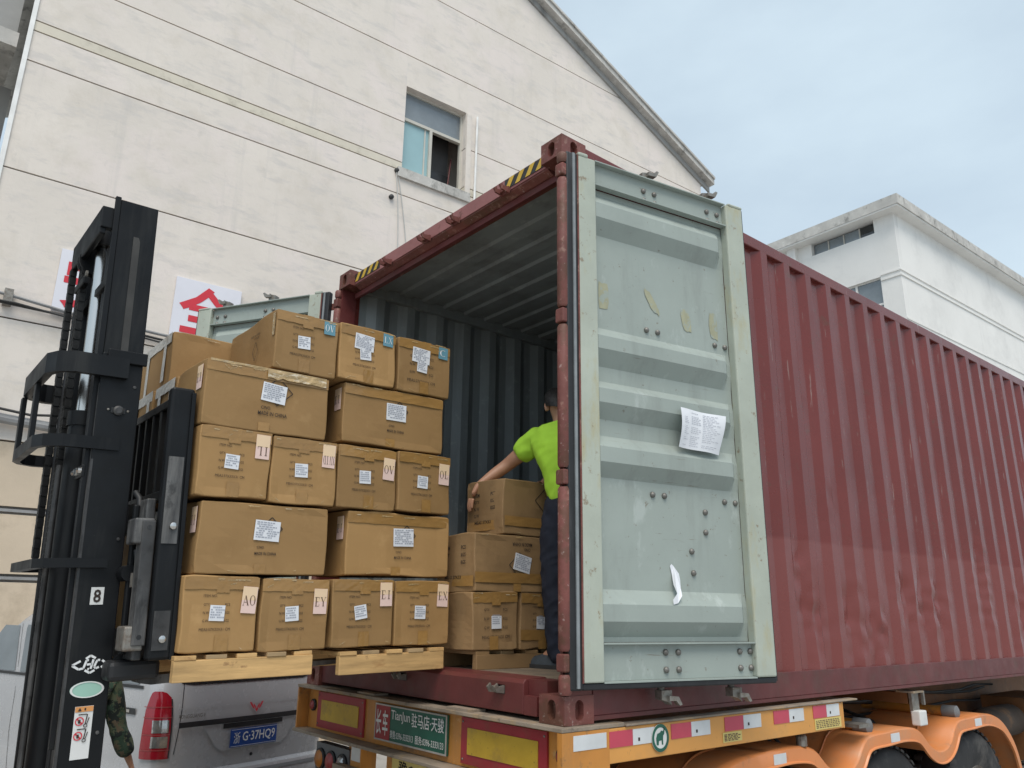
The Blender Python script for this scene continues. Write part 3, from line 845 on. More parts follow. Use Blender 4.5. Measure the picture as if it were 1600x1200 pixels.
# ---- doors
def door(name, hx, hy, du, dn, label, with_marks):
    """du: direction from the hinge outward, dn: direction the grey inner face looks"""
    du, dn = Vector(du), Vector(dn)
    hp = Vector((hx, hy, 0))
    P = lambda u, n, z: hp + du * u + dn * n + Vector((0, 0, z))
    def pb(mb, u0, u1, n0, n1, z0, z1):
        mb.add([P(u, n, z) for u in (u0, u1) for n in (n0, n1) for z in (z0, z1)], [(0, 1, 3, 2), (4, 6, 7, 5), (0, 4, 5, 1), (2, 3, 7, 6), (1, 5, 7, 3), (0, 2, 6, 4)])
        return mb
    U0, UP0, UP1, U1, Z0, Z1 = .105, .212, 1.132, 1.262, .172, 2.772
    d = part('door', pb(MB(), U0, UP0, -.056, 0, Z0, Z1), M['door_frame'], ct, bevel=.006, label=label)
    part('stile', pb(MB(), UP1, U1, -.056, 0, Z0, Z1), M['door_frame'], d, bevel=.008)
    part('door_skin', pb(MB(), U0 + .02, U1 - .005, -.063, -.058, Z0 + .005, Z1 - .005), M['maroon'], d)
    # rails: recessed plates with thin lips
    for z0, z1 in ((2.636, Z1), (Z0, .334)):
        part('rail', pb(MB(), UP0 + .001, UP1 - .001, -.045, -.034, z0 + .004, z1 - .004), M['door_paint'], d)
        part('rail_lip', pb(MB(), UP0 + .001, UP1 - .001, -.044, -.004, z0 - .004, z0 + .003), M['door_paint'], d)
        part('rail_lip', pb(MB(), UP0 + .001, UP1 - .001, -.044, -.002, z1 - .003, z1 + .003), M['door_paint'], d)
    # pressed panel: horizontal ribs that die out before the free stile
    zr = [(.338, -.054)]
    B, Fp = -.054, -.003
    for b0, b1, t0, t1 in ((.361, .429, .504, .570), (1.089, 1.157, 1.231, 1.293), (1.375, 1.449, 1.52, 1.569), (1.645, 1.725, 1.793, 1.85), (2.366, 2.447, 2.53, 2.60)):
        zr += [(b0, B), (b1, Fp), (t0, Fp), (t1, B)]
    zr += [(2.632, B)]
    us = [UP0, .5, .8, 1.04, 1.06, 1.08, 1.105, UP1]
    fade = [1, 1, 1, 1, .95, .55, .15, .12]
    rows = []
    for z, n in zr:
        rows.append([P(u, B + (n - B) * f + .0015 * noise.noise(Vector((u * 4, z * 4, 2))), z) for u, f in zip(us, fade)])
    part('door_panel', MB().sheet(rows), M['door_paint'], d, fixn=False)
    # rubber gasket round the edge
    gk = part('gasket', pb(MB(), .032, .102, -.05, -.004, Z0 - .03, Z1 + .006), M['rubber'], d, bevel=.008)
    part('gasket_strip', pb(MB(), .066, .080, -.004, .004, Z0 - .02, Z1), M['grey_strip'], gk)
    part('gasket_edge', pb(MB(), .096, .1045, -.05, -.001, Z0, Z1), M['maroon_worn'], gk)
    part('gasket', pb(MB(), .102, U1 + .004, -.05, -.008, Z0 - .03, Z0 - .002), M['rubber'], d, bevel=.006)
    part('gasket', pb(MB(), U1 + .0005, U1 + .012, -.05, -.012, Z0 - .02, Z1), M['rubber'], d)
    part('edge_cap', pb(MB(), U0 - .002, U0 + .06, -.05, .004, Z1 - .004, Z1 + .02), M['door_frame'], d, bevel=.008)
    part('edge_cap', pb(MB(), UP1 + .02, U1 + .002, -.05, .004, Z1 - .004, Z1 + .014), M['door_frame'], d, bevel=.008)
    # bolts of the lock gear
    pts = []
    for z in (2.703, 2.636 + .012):
        pts += [(.553, z), (.628, z), (1.012, z), (1.089, z)]
    for z in (1.895, 1.03):
        pts += [(.556, z), (.63, z), (1.03, z), (1.104, z)]
    for z in (.293, .216):
        pts += [(.582, z), (.658, z), (1.049, z), (1.118, z)]
    pts += [(.893, .967), (.889, .865), (.79, .766), (.795, .661)]
    for u, z in pts:
        base = -.034 if (z > 2.6 or z < .34) else B
        part('bolt', MB().lathe([(0, -.002), (.015, -.002), (.015, .007), (.010, .013), (0, .015)], P(u, base, z), dn, 10), M['bolt'], d, smooth=40)
    # lock rods on the far face with their cams
    for u in (.595, 1.035):
        rod = part('lock_rod', MB().tube([P(u, -.092, .10), P(u, -.092, 2.82)], .017, 10), M['galv'], d, smooth=40)
        for z, s_ in ((.105, -1), (2.815, 1)):
            cm = MB()
            cm.prism([(-.03, -.02), (.03, -.02), (.034, .02), (.016, .012), (.03, .045 * 1), (.008, .03), (-.03, .02)], P(u - .0, -.10, z), du, Vector((0, 0, s_)), dn * .05)
            cm.prism([(.0, -.01), (.055, -.005), (.075, .03), (.06, .034), (.04, .012), (.0, .012)], P(u, -.06, z + s_ * .012), du, Vector((0, 0, s_)), dn * .03)
            part('cam', cm, M['galv'], rod)
        for z in (.25, 1.03, 1.9, 2.67):
            part('rod_bracket', pb(MB(), u - .05, u + .05, -.115, -.064, z - .03, z + .03), M['galv'], rod)
    # hinge straps to the post
    for a, b in HB:
        part('hinge', pb(MB(), .0, .1, -.062, -.051, a + .012, b - .012), M['maroon_worn'], d)
    if with_marks:
        for (u, z, wu, hz, sk) in ((.283, 2.03, .038, .085, 0), (.60, 2.06, .03, .075, .04), (.832, 2.005, .036, .075, .012), (1.03, 2.01, .035, .09, 0)):
            mb = MB()
            n_ = 14
            for i in range(5):
                pass
            pts_ = []
            for i in range(n_):
                t = 2 * math.pi * i / n_
                cx, cy = math.cos(t), math.sin(t)
                m_ = max(abs(cx), abs(cy)) ** .8
                j = .85 + .25 * noise.noise(Vector((u * 20 + cx * 2, cy * 2, 5)))
                pts_.append(P(u + wu * cx / m_ * j - sk * cy, B + .0025, z + hz * cy / m_ * j))
            mb.add(pts_, [tuple(range(n_))])
            part('glue_mark', mb, M['glue'], d, fixn=False)
        mb = MB()
        wm = [(.655, .70), (.668, .69), (.70, .655), (.706, .625), (.68, .585), (.672, .55), (.645, .515), (.617, .508), (.615, .53), (.642, .56), (.648, .60), (.655, .65), (.645, .69)]
        mb.add([P(u, -.0005 if z < .57 else -.05 + .045 * max(0, (.62 - z) / .05), z) for u, z in wm], [tuple(range(len(wm)))])
        part('white_sticker_scrap', mb, M['label_white'], d, fixn=False)
    return d, P
a = R(11)
rd, RP = door('door', .03, -.03, (math.sin(a), math.cos(a), 0), (math.cos(a), -math.sin(a), 0), 'grey door leaf swung back along the container side', True)
a = R(30)
ld, LP = door('door', -2.47, -.03, (-math.cos(a), -math.sin(a), 0), (math.sin(a), -math.cos(a), 0), 'grey door leaf standing out behind the stacked boxes', False)
# paper sheet taped to the near door
rows = []
for j in range(9):
    t = j / 8
    rows.append([RP(.70 + .275 * s - .012 * t + .02 * s * (1 - t), .012 + .014 * math.sin(3.2 * t + 1.2 * s) + .010 * math.cos(6 * s + 2 * t), 1.482 - .205 * t - .014 * s) for s in [i / 8 for i in range(9)]])
ps = root('paper_sheet', tuple(RP(.83, .03, 1.25)), 'creased white printed list taped to the grey container door', 'paper')
part('sheet', MB().sheet(rows), M['label_white'], ps, fixn=False, smooth=60)
mb = MB()
def sheetpt(s, t, e=.0025):
    return RP(.70 + .275 * s - .012 * t + .02 * s * (1 - t), .012 + e + .014 * math.sin(3.2 * t + 1.2 * s) + .010 * math.cos(6 * s + 2 * t), 1.482 - .205 * t - .014 * s)
random.seed(3)
for k in range(19):
    t = .08 + k * .046
    for (s0, s1) in ((.08, .2), (.25, .5), (.52, .92)):
        if random.random() < .25: continue
        s1_ = s0 + (s1 - s0) * random.uniform(.5, 1)
        nseg = 4
        for i in range(nseg):
            a0, a1 = s0 + (s1_ - s0) * i / nseg, s0 + (s1_ - s0) * (i + .8) / nseg
            hh = .009 if k > 6 else .012
            mb.add([sheetpt(a0, t), sheetpt(a1, t), sheetpt(a1, t + hh), sheetpt(a0, t + hh)], [(0, 1, 2, 3)])
part('lettering', mb, M['ink_faint'], ps, fixn=False)
# ================================================================== semi-trailer
tr = root('semi_trailer', (-1.219, 4, GZ), 'orange skeletal semi-trailer with scalloped mudguards carrying the maroon container', 'trailer')
XL, XR = -2.466, .030
def tb(nm, x0, x1, y0, y1, z0, z1, m, par=tr, bevel=0, label=None):
    return part(nm, MB().box(x0, x1, y0, y1, z0, z1), M[m], par, bevel=bevel, label=label)
# rear cross beam: channel with flanges towards the camera
YW = .035
rb = tb('rear_beam', XL, XR - .006, YW, YW + .02, -.262, -.022, 'truck_orange')
tb('top_flange', XL - .005, XR + .002, -.045, .34, -.020, -.002, 'truck_dust', rb, .003)
tb('bottom_flange', XL - .005, XR, -.06, .2, -.282, -.264, 'truck_dust', rb, .003)
tb('end_plate', XL - .004, XL + .010, -.04, YW - .001, -.263, -.021, 'truck_orange', rb)
tb('end_plate', XR - .03, XR - .004, -.043, YW - .001, -.263, -.021, 'truck_orange', rb)
for x in (-1.62, -.72):
    tb('bearer_pad', x - .1, x + .1, -.03, .06, -.0015, .010, 'truck_dust', rb)
# big red-bordered reflector boards
def refl(x0, x1, z0, z1):
    b = tb('reflector_board', x0, x1, YW - .014, YW - .002, z0, z1, 'refl_red', rb)
    tb('yellow_field', x0 + .055, x1 - .055, YW - .018, YW - .0145, z0 + .045, z1 - .045, 'refl_yellow', b)
    for sx in (x0 + .015, x1 - .015):
        for sz in (z0 + .02, z1 - .02):
            part('rivet', MB().lathe([(0, 0), (.006, 0), (.004, .004), (0, .005)], (sx, YW - .014, sz), (0, -1, 0), 8), M['galv'], b)
refl(-2.30, -1.72, -.245, -.038)
refl(-.76, -.135, -.245, -.036)
# round lamps at both ends
for x, z in ((-2.375, -.125), (-.045, -.125)):
    lp = part('marker_lamp', MB().lathe([(0, 0), (.036, 0), (.036, .012), (.03, .016), (0, .016)], (x, YW, z), (0, -1, 0), 20), M['rubber'], rb)
    part('lens', MB().lathe([(0, .0165), (.027, .0165), (.022, .024), (0, .028)], (x, YW, z), (0, -1, 0), 20), M['lamp_dull'], lp, smooth=60)
# name plate
x0, x1, z0, z1 = -1.575, -.875, -.232, -.042
sg = tb('sign_board', x0, x1, YW - .018, YW - .006, z0, z1, 'plate_green', rb, label='green and red dealer plate with white characters')
tb('red_field', x0 + .008, x0 + .158, YW - .0205, YW - .0185, z0 + .008, z1 - .008, 'plate_red', sg)
for a, b, c, d in ((x0, x1, z0, z0 + .008), (x0, x1, z1 - .008, z1), (x0, x0 + .008, z0 + .008, z1 - .008), (x1 - .008, x1, z0 + .008, z1 - .008)):
    tb('edge_strip', a, b, YW - .022, YW - .0182, c, d, 'alu', sg)
ex, ey = Vector((1, 0, 0)), Vector((0, 0, 1))
yt = YW - .0235
mb = MB()
put_text(mb, '\u957f', (x0 + .045, yt, -.137), ex, ey, wd=.056, ht=.13, bold=.015)
put_text(mb, '\u8f66', (x0 + .115, yt, -.137), ex, ey, wd=.056, ht=.13, bold=.015)
put_text(mb, 'TianJun', (x0 + .27, yt, -.095), ex, ey, wd=.19, ht=.062, bold=.005)
put_text(mb, '\u9a7b\u9a6c\u5e97\u00b7\u5929\u9a8f', (x0 + .53, yt, -.095), ex, ey, wd=.30, ht=.07, bold=.008)
put_text(mb, '\u9500\u552e:0396-3333313', (x0 + .285, yt, -.188), ex, ey, wd=.23, ht=.042, bold=.005)
put_text(mb, '\u670d\u52a1:0396-3333133', (x0 + .55, yt, -.188), ex, ey, wd=.26, ht=.042, bold=.005)
part('lettering', mb, M['paint_white'], sg, fixn=False)
# side plate at the back corner with reflective tape
sp_ = tb('side_plate', XR - .022, XR, .06, 2.25, -.165, -.022, 'truck_side', bevel=.004)
tb('side_plate_corner', XR - .021, XR + .001, -.045, .24, -.262, -.021, 'truck_orange', sp_)
tb('side_top_edge', XR - .06, XR + .012, .342, 2.42, -.02, -.010, 'truck_dust', sp_, .003)
tb('end_gusset', XR - .16, XR - .001, 2.251, 2.263, -.165, -.022, 'truck_side', sp_)
def tape_pair(y, z, ln=.27, flip=False):
    a = tb('reflective_tape', XR + .001, XR + .003, y, y + ln * .5, z - .033, z + .033, 'refl_redbright', sp_)
    b = tb('reflective_tape', XR + .001, XR + .003, y + ln * .5 + .002, y + ln, z - .033, z + .033, 'refl_white', sp_)
    tb('tape_mark', XR + .0032, XR + .0042, y + ln * .62, y + ln * .66, z - .018, z - .004, 'ink', b)
tb('reflective_tape', XR + .001, XR + .003, .02, .22, -.095, -.035, 'refl_white', sp_)
tape_pair(.24, -.068, .30)
tape_pair(.66, -.066, .30)
tape_pair(1.08, -.064, .32)
tape_pair(1.52, -.062, .30)
tape_pair(1.92, -.060, .29)
# elephant badge
bd = part('badge', MB().lathe([(0, 0), (.06, 0), (.06, .003), (0, .003)], (XR + .0045, .575, -.085), (1, 0, 0), 28), M['paint_white'], sp_, label='round white badge with a green elephant')
ring = MB()
for r0, r1 in ((.060, .045),):
    n_ = 32
    o_ = [Vector((XR + .0085, .575 + r0 * math.cos(2 * math.pi * k / n_), -.085 + r0 * math.sin(2 * math.pi * k / n_))) for k in range(n_)]
    i_ = [Vector((XR + .0085, .575 + r1 * math.cos(2 * math.pi * k / n_), -.085 + r1 * math.sin(2 * math.pi * k / n_))) for k in range(n_)]
    ring.loft([o_, i_], cap=False)
eleph = [(-.028, -.026), (-.030, .0), (-.022, .018), (-.004, .022), (.006, .030), (.018, .026), (.022, .036), (.018, .046) if 0 else (.016, .040), (.022, .042), (.029, .034), (.026, .016), (.018, .008), (.016, -.008), (.017, -.028), (.007, -.028), (.006, -.010), (-.012, -.012), (-.014, -.028), (-.024, -.028)]
ring.add([(XR + .0085, .575 + a_ * 1.05, -.085 + b_ * 1.05) for a_, b_ in eleph], [tuple(range(len(eleph)))])
part('badge_print', ring, M['plate_green'], bd, fixn=False)
# yellow data stickers
for y0, y1, za, zb in ((1.06, 1.22, -.148, -.102), (1.93, 2.22, -.155, -.098)):
    st = tb('data_sticker', XR + .001, XR + .003, y0, y1, za, zb, 'plate_yellow', sp_)
    mb = MB()
    for k in range(5):
        z = zb - .008 - k * (zb - za - .012) / 5
        q = y0 + .01
        while q < y1 - .03:
            l_ = random.uniform(.01, .03)
            mb.add([(XR + .0042, q, z), (XR + .0042, q + l_, z), (XR + .0042, q + l_, z - .0045), (XR + .0042, q, z - .0045)], [(0, 1, 2, 3)])
            q += l_ + .008
    part('lettering', mb, M['ink_brown'], st, fixn=False)
# chassis rails, cross members, bumper
for x in (-1.75, -.78):
    for nm, a, b, c, d in (('chassis_web', x, x + .012, -.45, -.06), ('chassis_flange', x - .06, x + .072, -.06, -.03), ('chassis_flange', x - .06, x + .072, -.47, -.45)):
        tb(nm, a, b, .22, 12.2, c, d, 'truck_frame')
for y in (.9, 1.9, 3.1, 4.4, 5.6, 7, 8.4, 9.8, 11.2):
    tb('cross_member', -1.737, -.781, y, y + .06, -.26, -.06, 'truck_under')
tb('bumper_bar', -2.35, -.1, .06, .16, -.92, -.78, 'truck_orange', bevel=.01)
for x in (-1.9, -.55):
    tb('bumper_post', x - .05, x + .05, .07, .15, -.78, -.283, 'truck_orange')
tb('upright_post', -1.80, -1.68, .00, .1, -.78, -.283, 'truck_orange')
tb('post_patch', -1.79, -1.69, -.003, -.0005, -.37, -.29, 'paint_white')
tb('step', -1.92, -1.66, -.05, .0, -.43, -.40, 'truck_dust')
tb('number_plate', -1.42, -.92, .045, .055, -.44, -.30, 'plate_yellow')
tb('number_plate_backing', -1.5, -.3, .06, .07, -.62, -.283, 'truck_orange')
mb = MB()
put_text(mb, '\u6302', (-1.05, .0435, -.36), ex, ey, wd=.09, ht=.09, bold=.01)
put_text(mb, '\u8c6bQ', (-1.27, .0435, -.36), ex, ey, wd=.16, ht=.09, bold=.01)
part('plate_lettering', mb, M['ink'], tr, fixn=False)
# tail light cluster
for xc in (-2.10, -.28):
    lc = tb('light_box', xc - .21, xc + .21, .04, .10, -.50, -.335, 'van_bumper')
    for k, mm in enumerate(('lamp_amber', 'lamp_dull', 'lamp_clear')):
        x = xc - .14 + .14 * k
        rg = part('lamp_ring', MB().lathe([(0, 0), (.062, 0), (.062, .012), (.05, .016), (0, .016)], (x, .04, -.425), (0, -1, 0), 22), M['rubber'], lc)
        part('lens', MB().lathe([(0, .0165), (.05, .0165), (.04, .026), (0, .032)], (x, .04, -.425), (0, -1, 0), 22), M[mm], rg, smooth=60)
tb('mud_flap_bar', -2.4, -1.95, .11, .13, -.335, -.29, 'maroon_dark')
# axles, wheels, mudguards
AX = [1.60, 2.935, 4.27]
def tyre(x0, wdt, yc, zc):
    Rr = .53
    prof = [(.29, 0), (.33, -.012), (.44, -.018), (.50, -.004), (.522, .02), (Rr, .045), (Rr, wdt - .045), (.522, wdt - .02), (.50, wdt + .004), (.44, wdt + .018), (.33, wdt + .012), (.29, wdt)]
    mb = MB()
    mb.lathe(prof, (x0, yc, zc), (1, 0, 0), 48)
    t = part('tyre', mb, M['tyre'], tr, smooth=35)
    lugs = MB()
    for k in range(44):
        an = 2 * math.pi * k / 44
        c, s = math.cos(an), math.sin(an)
        for xx in (x0 + .035, x0 + wdt - .035):
            lugs.obox((xx, yc + (Rr + .003) * c, zc + (Rr + .003) * s), (.028, 0, 0), Vector((0, c, s)) * .007, Vector((0, -s, c)) * .021)
    q = part('tread_lugs', lugs, M['tyre'], t)
    q['kind'] = 'stuff'
    return t
for yc in AX:
    zc = GZ + .53
    for x0 in (-.33, -.67, -2.41, -2.07):
        t = tyre(x0, .27, yc, zc)
        if x0 in (-.33, -2.41):
            s_ = 1 if x0 > -1 else -1
            xo = x0 + .27 if s_ > 0 else x0
            part('rim', MB().lathe([(.29, .0), (.285, -.02), (.26, -.03), (.24, -.06), (.17, -.09), (.15, -.03), (.10, -.01), (.09, .03), (0, .035)], (xo, yc, zc), (s_, 0, 0), 30), M['rim'], t, smooth=40)
            for k in range(10):
                an = 2 * math.pi * k / 10
                part('wheel_nut', MB().lathe([(0, 0), (.016, 0), (.014, .03), (0, .032)], (xo - s_ * .075, yc + .2 * math.cos(an), zc + .2 * math.sin(an)), (s_, 0, 0), 6), M['bolt'], t)
    part('axle', MB().tube([(-2.3, yc, zc), (-.15, yc, zc)], .07, 12), M['truck_under'], tr)
    for x in (-1.8, -.62):
        part('leaf_spring', MB().prism([(-.5, .02), (-.25, -.03), (0, -.05), (.25, -.03), (.5, .02), (.5, .045), (.25, .03), (0, .02), (-.25, .03), (-.5, .045)], (x - .04, yc, zc + .13), (0, 1, 0), (0, 0, 1), (.08, 0, 0)), M['truck_under'], tr)
def curve_pts(pts, n=5):
    """Catmull-Rom through points"""
    out = []
    for i in range(len(pts) - 1):
        p0, p1, p2, p3 = pts[max(0, i - 1)], pts[i], pts[i + 1], pts[min(len(pts) - 1, i + 2)]
        for k in range(n):
            t = k / n
            out.append(tuple(.5 * ((2 * b) + (c - a_) * t + (2 * a_ - 5 * b + 4 * c - d) * t * t + (-a_ + 3 * b - 3 * c + d) * t ** 3) for a_, b, c, d in zip(p0, p1, p2, p3)))
    return out + [pts[-1]]
prof = [(AX[0] - .78, -.95), (AX[0] - .76, -.62), (AX[0] - .66, -.43), (AX[0] - .5, -.30)]
for i, c in enumerate(AX):
    prof += [(c - .36, -.248), (c - .1, -.232), (c + .16, -.228), (c + .36, -.26)]
    if i < 2:
        m_ = c + (AX[1] - AX[0]) / 2
        prof += [(c + .5, -.36), (m_ - .06, -.405), (m_ + .06, -.405), (c + (AX[1] - AX[0]) - .5, -.36)]
prof += [(AX[2] + .52, -.33), (AX[2] + .68, -.5), (AX[2] + .76, -.75), (AX[2] + .78, -.95)]
cp_ = curve_pts(prof, 4)
def offset(pts, d):
    out = []
    for i, (y, z) in enumerate(pts):
        a_, b_ = pts[max(0, i - 1)], pts[min(len(pts) - 1, i + 1)]
        dy, dz = b_[0] - a_[0], b_[1] - a_[1]
        l_ = math.hypot(dy, dz)
        out.append((y + dz / l_ * d, z - dy / l_ * d))
    return out
inn = offset(cp_, .085)
for s_, xo, xi in ((1, .0, -.66), (-1, -2.44, -1.78)):
    mb = MB()
    cols = [(xi, 0), (xo - s_ * .012, 0), (xo, .012 / .085)]
    rows = []
    for (y, z), (yi, zi) in zip(cp_, inn):
        lerp = lambda f: (y + (yi - y) * f, z + (zi - z) * f)
        r_ = []
        for x, f in cols + [(xo, 1 - .14), (xo + s_ * .010, .93), (xo + s_ * .010, 1.0), (xo - s_ * .006, 1.0), (xo - s_ * .006, .2), (xi, .12)]:
            a_, b_ = lerp(f)
            r_.append(Vector((x, a_, b_)))
        rows.append(r_)
    fd = part('mudguard', MB().loft(rows, cap=True), M['fender'], tr, smooth=45)
    for c in AX:
        part('guard_rib', MB().tube([(xo - s_ * .25, yy, zz + .004) for yy, zz in cp_ if c - .6 < yy < c - .2], .006, 6), M['fender'], fd)
        zz = -.29
        part('grey_patch', MB().box(min(xo + s_ * .0005, xo + s_ * .0025), max(xo + s_ * .0005, xo + s_ * .0025), c - .06, c + .06, -.302, -.250), M['refl_white'], fd)
# support tubes above the guards
for c in AX[:2]:
    y = c + 1.12
    tq = part('support_tube', MB().tube([(-1.7, y, -.20), (-.13, y, -.20)], .036, 14), M['truck_orange'], tr, smooth=40)
    part('end_sleeve', MB().tube([(-.15, y, -.20), (-.055, y, -.20), (-.045, y, -.20)], [.046, .046, .03], 14), M['van_bumper'], tq, smooth=40)
# outrigger with white marker box
og = tb('outrigger', -.8, -.06, 3.30, 3.38, -.10, -.03, 'truck_frame')
tb('outrigger_cap', -.12, .0, 3.27, 3.42, -.028, -.016, 'truck_dust', og)
tb('lamp_bracket', -.05, -.03, 3.30, 3.40, -.14, -.029, 'galv', og)
tb('marker_lamp', -.05, .012, 3.30, 3.41, -.235, -.14, 'paint_white', og, .008)
tb('hook', -.03, -.012, 3.44, 3.46, -.11, -.02, 'galv', og)
# brake chambers, tanks and hoses in the dark
for y in (1.2, 2.55, 3.9):
    part('brake_chamber', MB().lathe([(0, 0), (.09, .01), (.1, .05), (.1, .16), (.06, .2), (0, .2)], (-.95, y, -.62), (0, 1, 0), 16), M['truck_under'], tr, smooth=40)
part('air_tank', MB().lathe([(0, 0), (.1, .03), (.13, .08), (.13, .7), (.1, .76), (0, .79)], (-.35, 5.2, -.4), (0, 1, 0), 20), M['truck_under'], tr, smooth=40)
tb('tool_box', -.62, -.05, 6.0, 6.9, -.75, -.22, 'truck_frame', bevel=.01)
part('corner_pin', MB().lathe([(0, 0), (.03, 0), (.03, .05), (.015, .07), (0, .07)], (-.02, 1.86, -.235), (0, 0, 1), 12), M['galv'], tr)
tb('latch', -.12, .02, 2.45, 2.58, -.185, -.165, 'galv')
# landing legs and the tractor end stay out of sight behind the container
for x in (-1.9, -.55):
    tb('landing_leg', x - .06, x + .06, 10.2, 10.32, GZ, -.47, 'truck_orange')
    tb('landing_foot', x - .14, x + .14, 10.12, 10.4, GZ, GZ + .03, 'truck_under')

# brake hoses and cables slung along the chassis
for k, (x, z) in enumerate(((-.70, -.16), (-.66, -.24), (-.60, -.12))):
    pts = [(x + .03 * math.sin(1.7 * q + k), .5 + q * .45, z - .03 * abs(math.sin(2.2 * q + k))) for q in range(14)]
    part('brake_hose', MB().tube(pts, .011, 6), M['rubber'], tr, smooth=60)
for y in (2.2, 2.28, 3.6):
    part('brake_hose', MB().tube([(-.75, y, -.2), (-.5, y + .05, -.28), (-.4, y + .15, -.45), (-.5, y + .3, -.6)], .012, 6), M['rubber'], tr, smooth=60)
# ================================================================== forklift
TILT = R(2.4)
FC = Vector((-1.60, -1.62, .9))
fk = root('forklift', (-1.6, -1.62, GZ), 'black forklift truck whose tall mast lifts the pallet load of boxes', 'forklift')
Mm = Matrix.Translation(FC) @ Matrix.Rotation(TILT, 4, 'X')     # mast frame: tilted back a little
def tm(mb):
    mb.v = [Mm @ q for q in mb.v]
    return mb
def fp(nm, mb, m, par=None, bevel=0, smooth=None, label=None):
    return part(nm, tm(mb), M[m], par or fk, bevel=bevel, smooth=smooth, label=label)
ZB = -2.20
# outer mast rails: C-channels
for s_ in (1, -1):
    xo = s_ * .35
    xs = lambda a_, b_: (min(xo - s_ * a_, xo - s_ * b_), max(xo - s_ * a_, xo - s_ * b_))
    ol = fp('outer_rail', MB().box(*xs(0, .022), -.088, .088, ZB, .70), 'lift_black', bevel=.004)
    part('rail_flange', tm(MB().box(*xs(.022, .075), -.088, -.066, ZB, .69)), M['lift_black'], ol, bevel=.003)
    part('rail_flange', tm(MB().box(*xs(.022, .075), .066, .088, ZB, .69)), M['lift_black'], ol, bevel=.003)
    part('wear_strip', tm(MB().box(*xs(.004, .018), -.0905, -.0885, -1.9, .55)), M['lift_worn'], ol)
    part('wear_edge', tm(MB().box(*xs(-.0015, .004), -.0895, -.079, -1.9, .2)), M['lift_worn'], ol)
    for zz in (.55, -.15, -.95, -1.5):
        part('bolt', tm(MB().lathe([(0, 0), (.008, 0), (.007, .005), (0, .006)], (xo, .06, zz), (s_, 0, 0), 8)), M['lift_worn'], ol)
    # inner rails
    xi = s_ * .322
    xs2 = lambda a_, b_: (min(xi - s_ * a_, xi - s_ * b_), max(xi - s_ * a_, xi - s_ * b_))
    il = fp('inner_rail', MB().box(*xs2(0, .024), -.084, .090, -1.3, 1.49), 'lift_black', bevel=.004)
    part('rail_flange', tm(MB().box(*xs2(.024, .07), -.084, -.062, -1.3, 1.48)), M['lift_black'], il, bevel=.003)
    part('rail_flange', tm(MB().box(*xs2(.024, .07), .068, .090, -1.3, 1.48)), M['lift_black'], il, bevel=.003)
    part('back_ridge', tm(MB().box(*xs2(-.006, .012), -.11, -.085, -1.0, 1.50)), M['lift_black'], il, bevel=.003)
    part('wear_track', tm(MB().prism([(-.012, -.9), (.020, -.9), (.020, 1.29), (.012, 1.31), (-.012, 1.31)], (xi + (s_ * .0015 if s_ > 0 else -.0025), 0, 0), (0, 1, 0), (0, 0, 1), (.0015, 0, 0))), M['lift_inner'], il)
# collar where the inner rail slides in
fp('collar', MB().box(.352, .372, -.07, .10, .655, .715), 'lift_black', bevel=.004)
rl = fp('roller', MB().lathe([(0, 0), (.022, 0), (.022, .012), (.014, .016), (0, .016)], (.35, .0, .43), (1, 0, 0), 16), 'lift_worn')
part('roller_plate', tm(MB().box(.3505, .354, -.03, .03, .418, .444)), M['rubber'], rl)
for dy in (-.042, .042):
    part('bolt', tm(MB().lathe([(0, 0), (.006, 0), (.005, .004), (0, .005)], (.3505, dy, .432), (1, 0, 0), 8)), M['galv'], rl)
# cross heads bowed towards the driver
def bow(z0, z1, depth, th=.03, nm='cross_bow', x=.35, m='lift_black'):
    out, inn_ = [], []
    pts = [(x, .02), (x, -depth + .10), (x - .05, -depth + .03), (x - .12, -depth), (-x + .12, -depth), (-x + .05, -depth + .03), (-x, -depth + .10), (-x, .02)]
    ip = [(x - th, .02), (x - th, -depth + .11), (x - .06, -depth + .055), (x - .13, -depth + th), (-x + .13, -depth + th), (-x + .06, -depth + .055), (-x + th, -depth + .11), (-x + th, .02)]
    mb = MB()
    for i in range(len(pts) - 1):
        q = [pts[i], pts[i + 1], ip[i + 1], ip[i]]
        mb.prism(q, (0, 0, z0), (1, 0, 0), (0, 1, 0), (0, 0, z1 - z0))
    return fp(nm, mb, m)
b1 = bow(.58, .675, .30, .034, x=.385)
b2_ = bow(.245, .30, .31, .03, x=.36)
b3_ = bow(-.275, -.235, .25, .045, x=.385)
fp('cross_plate', MB().box(-.30, .30, -.16, -.13, 1.30, 1.44), 'lift_black', bevel=.006)
for s_ in (1, -1):
    fp('cross_arm', MB().box(min(s_ * .27, s_ * .312), max(s_ * .27, s_ * .312), -.16, -.06, 1.33, 1.44), 'lift_black', bevel=.005)
fp('cross_plate', MB().box(-.298, .298, -.1, -.04, 1.06, 1.10), 'lift_black', bevel=.004)
fp('cross_plate', MB().box(-.32, .32, -.055, -.02, -.9, -.7), 'lift_black', bevel=.004)
for x in (-.33, .03):
    fp('guard_bar', MB().bar((x, -.285, .585), (x + .0, -.285, .27), .05, .022, side=(1, 0, 0)), 'lift_black', bevel=.003)
# bracket with nuts on lower cross
br = fp('bracket_plate', MB().box(.20, .33, -.115, -.10, .12, .175), 'lift_black', bevel=.004)
for x, r_ in ((.215, .013), (.265, .02), (.315, .013)):
    part('nut', tm(MB().lathe([(0, 0), (r_, 0), (r_, .014), (r_ * .5, .02), (0, .02)], (x, -.115, .148), (0, -1, 0), 6)), M['chrome'], br)
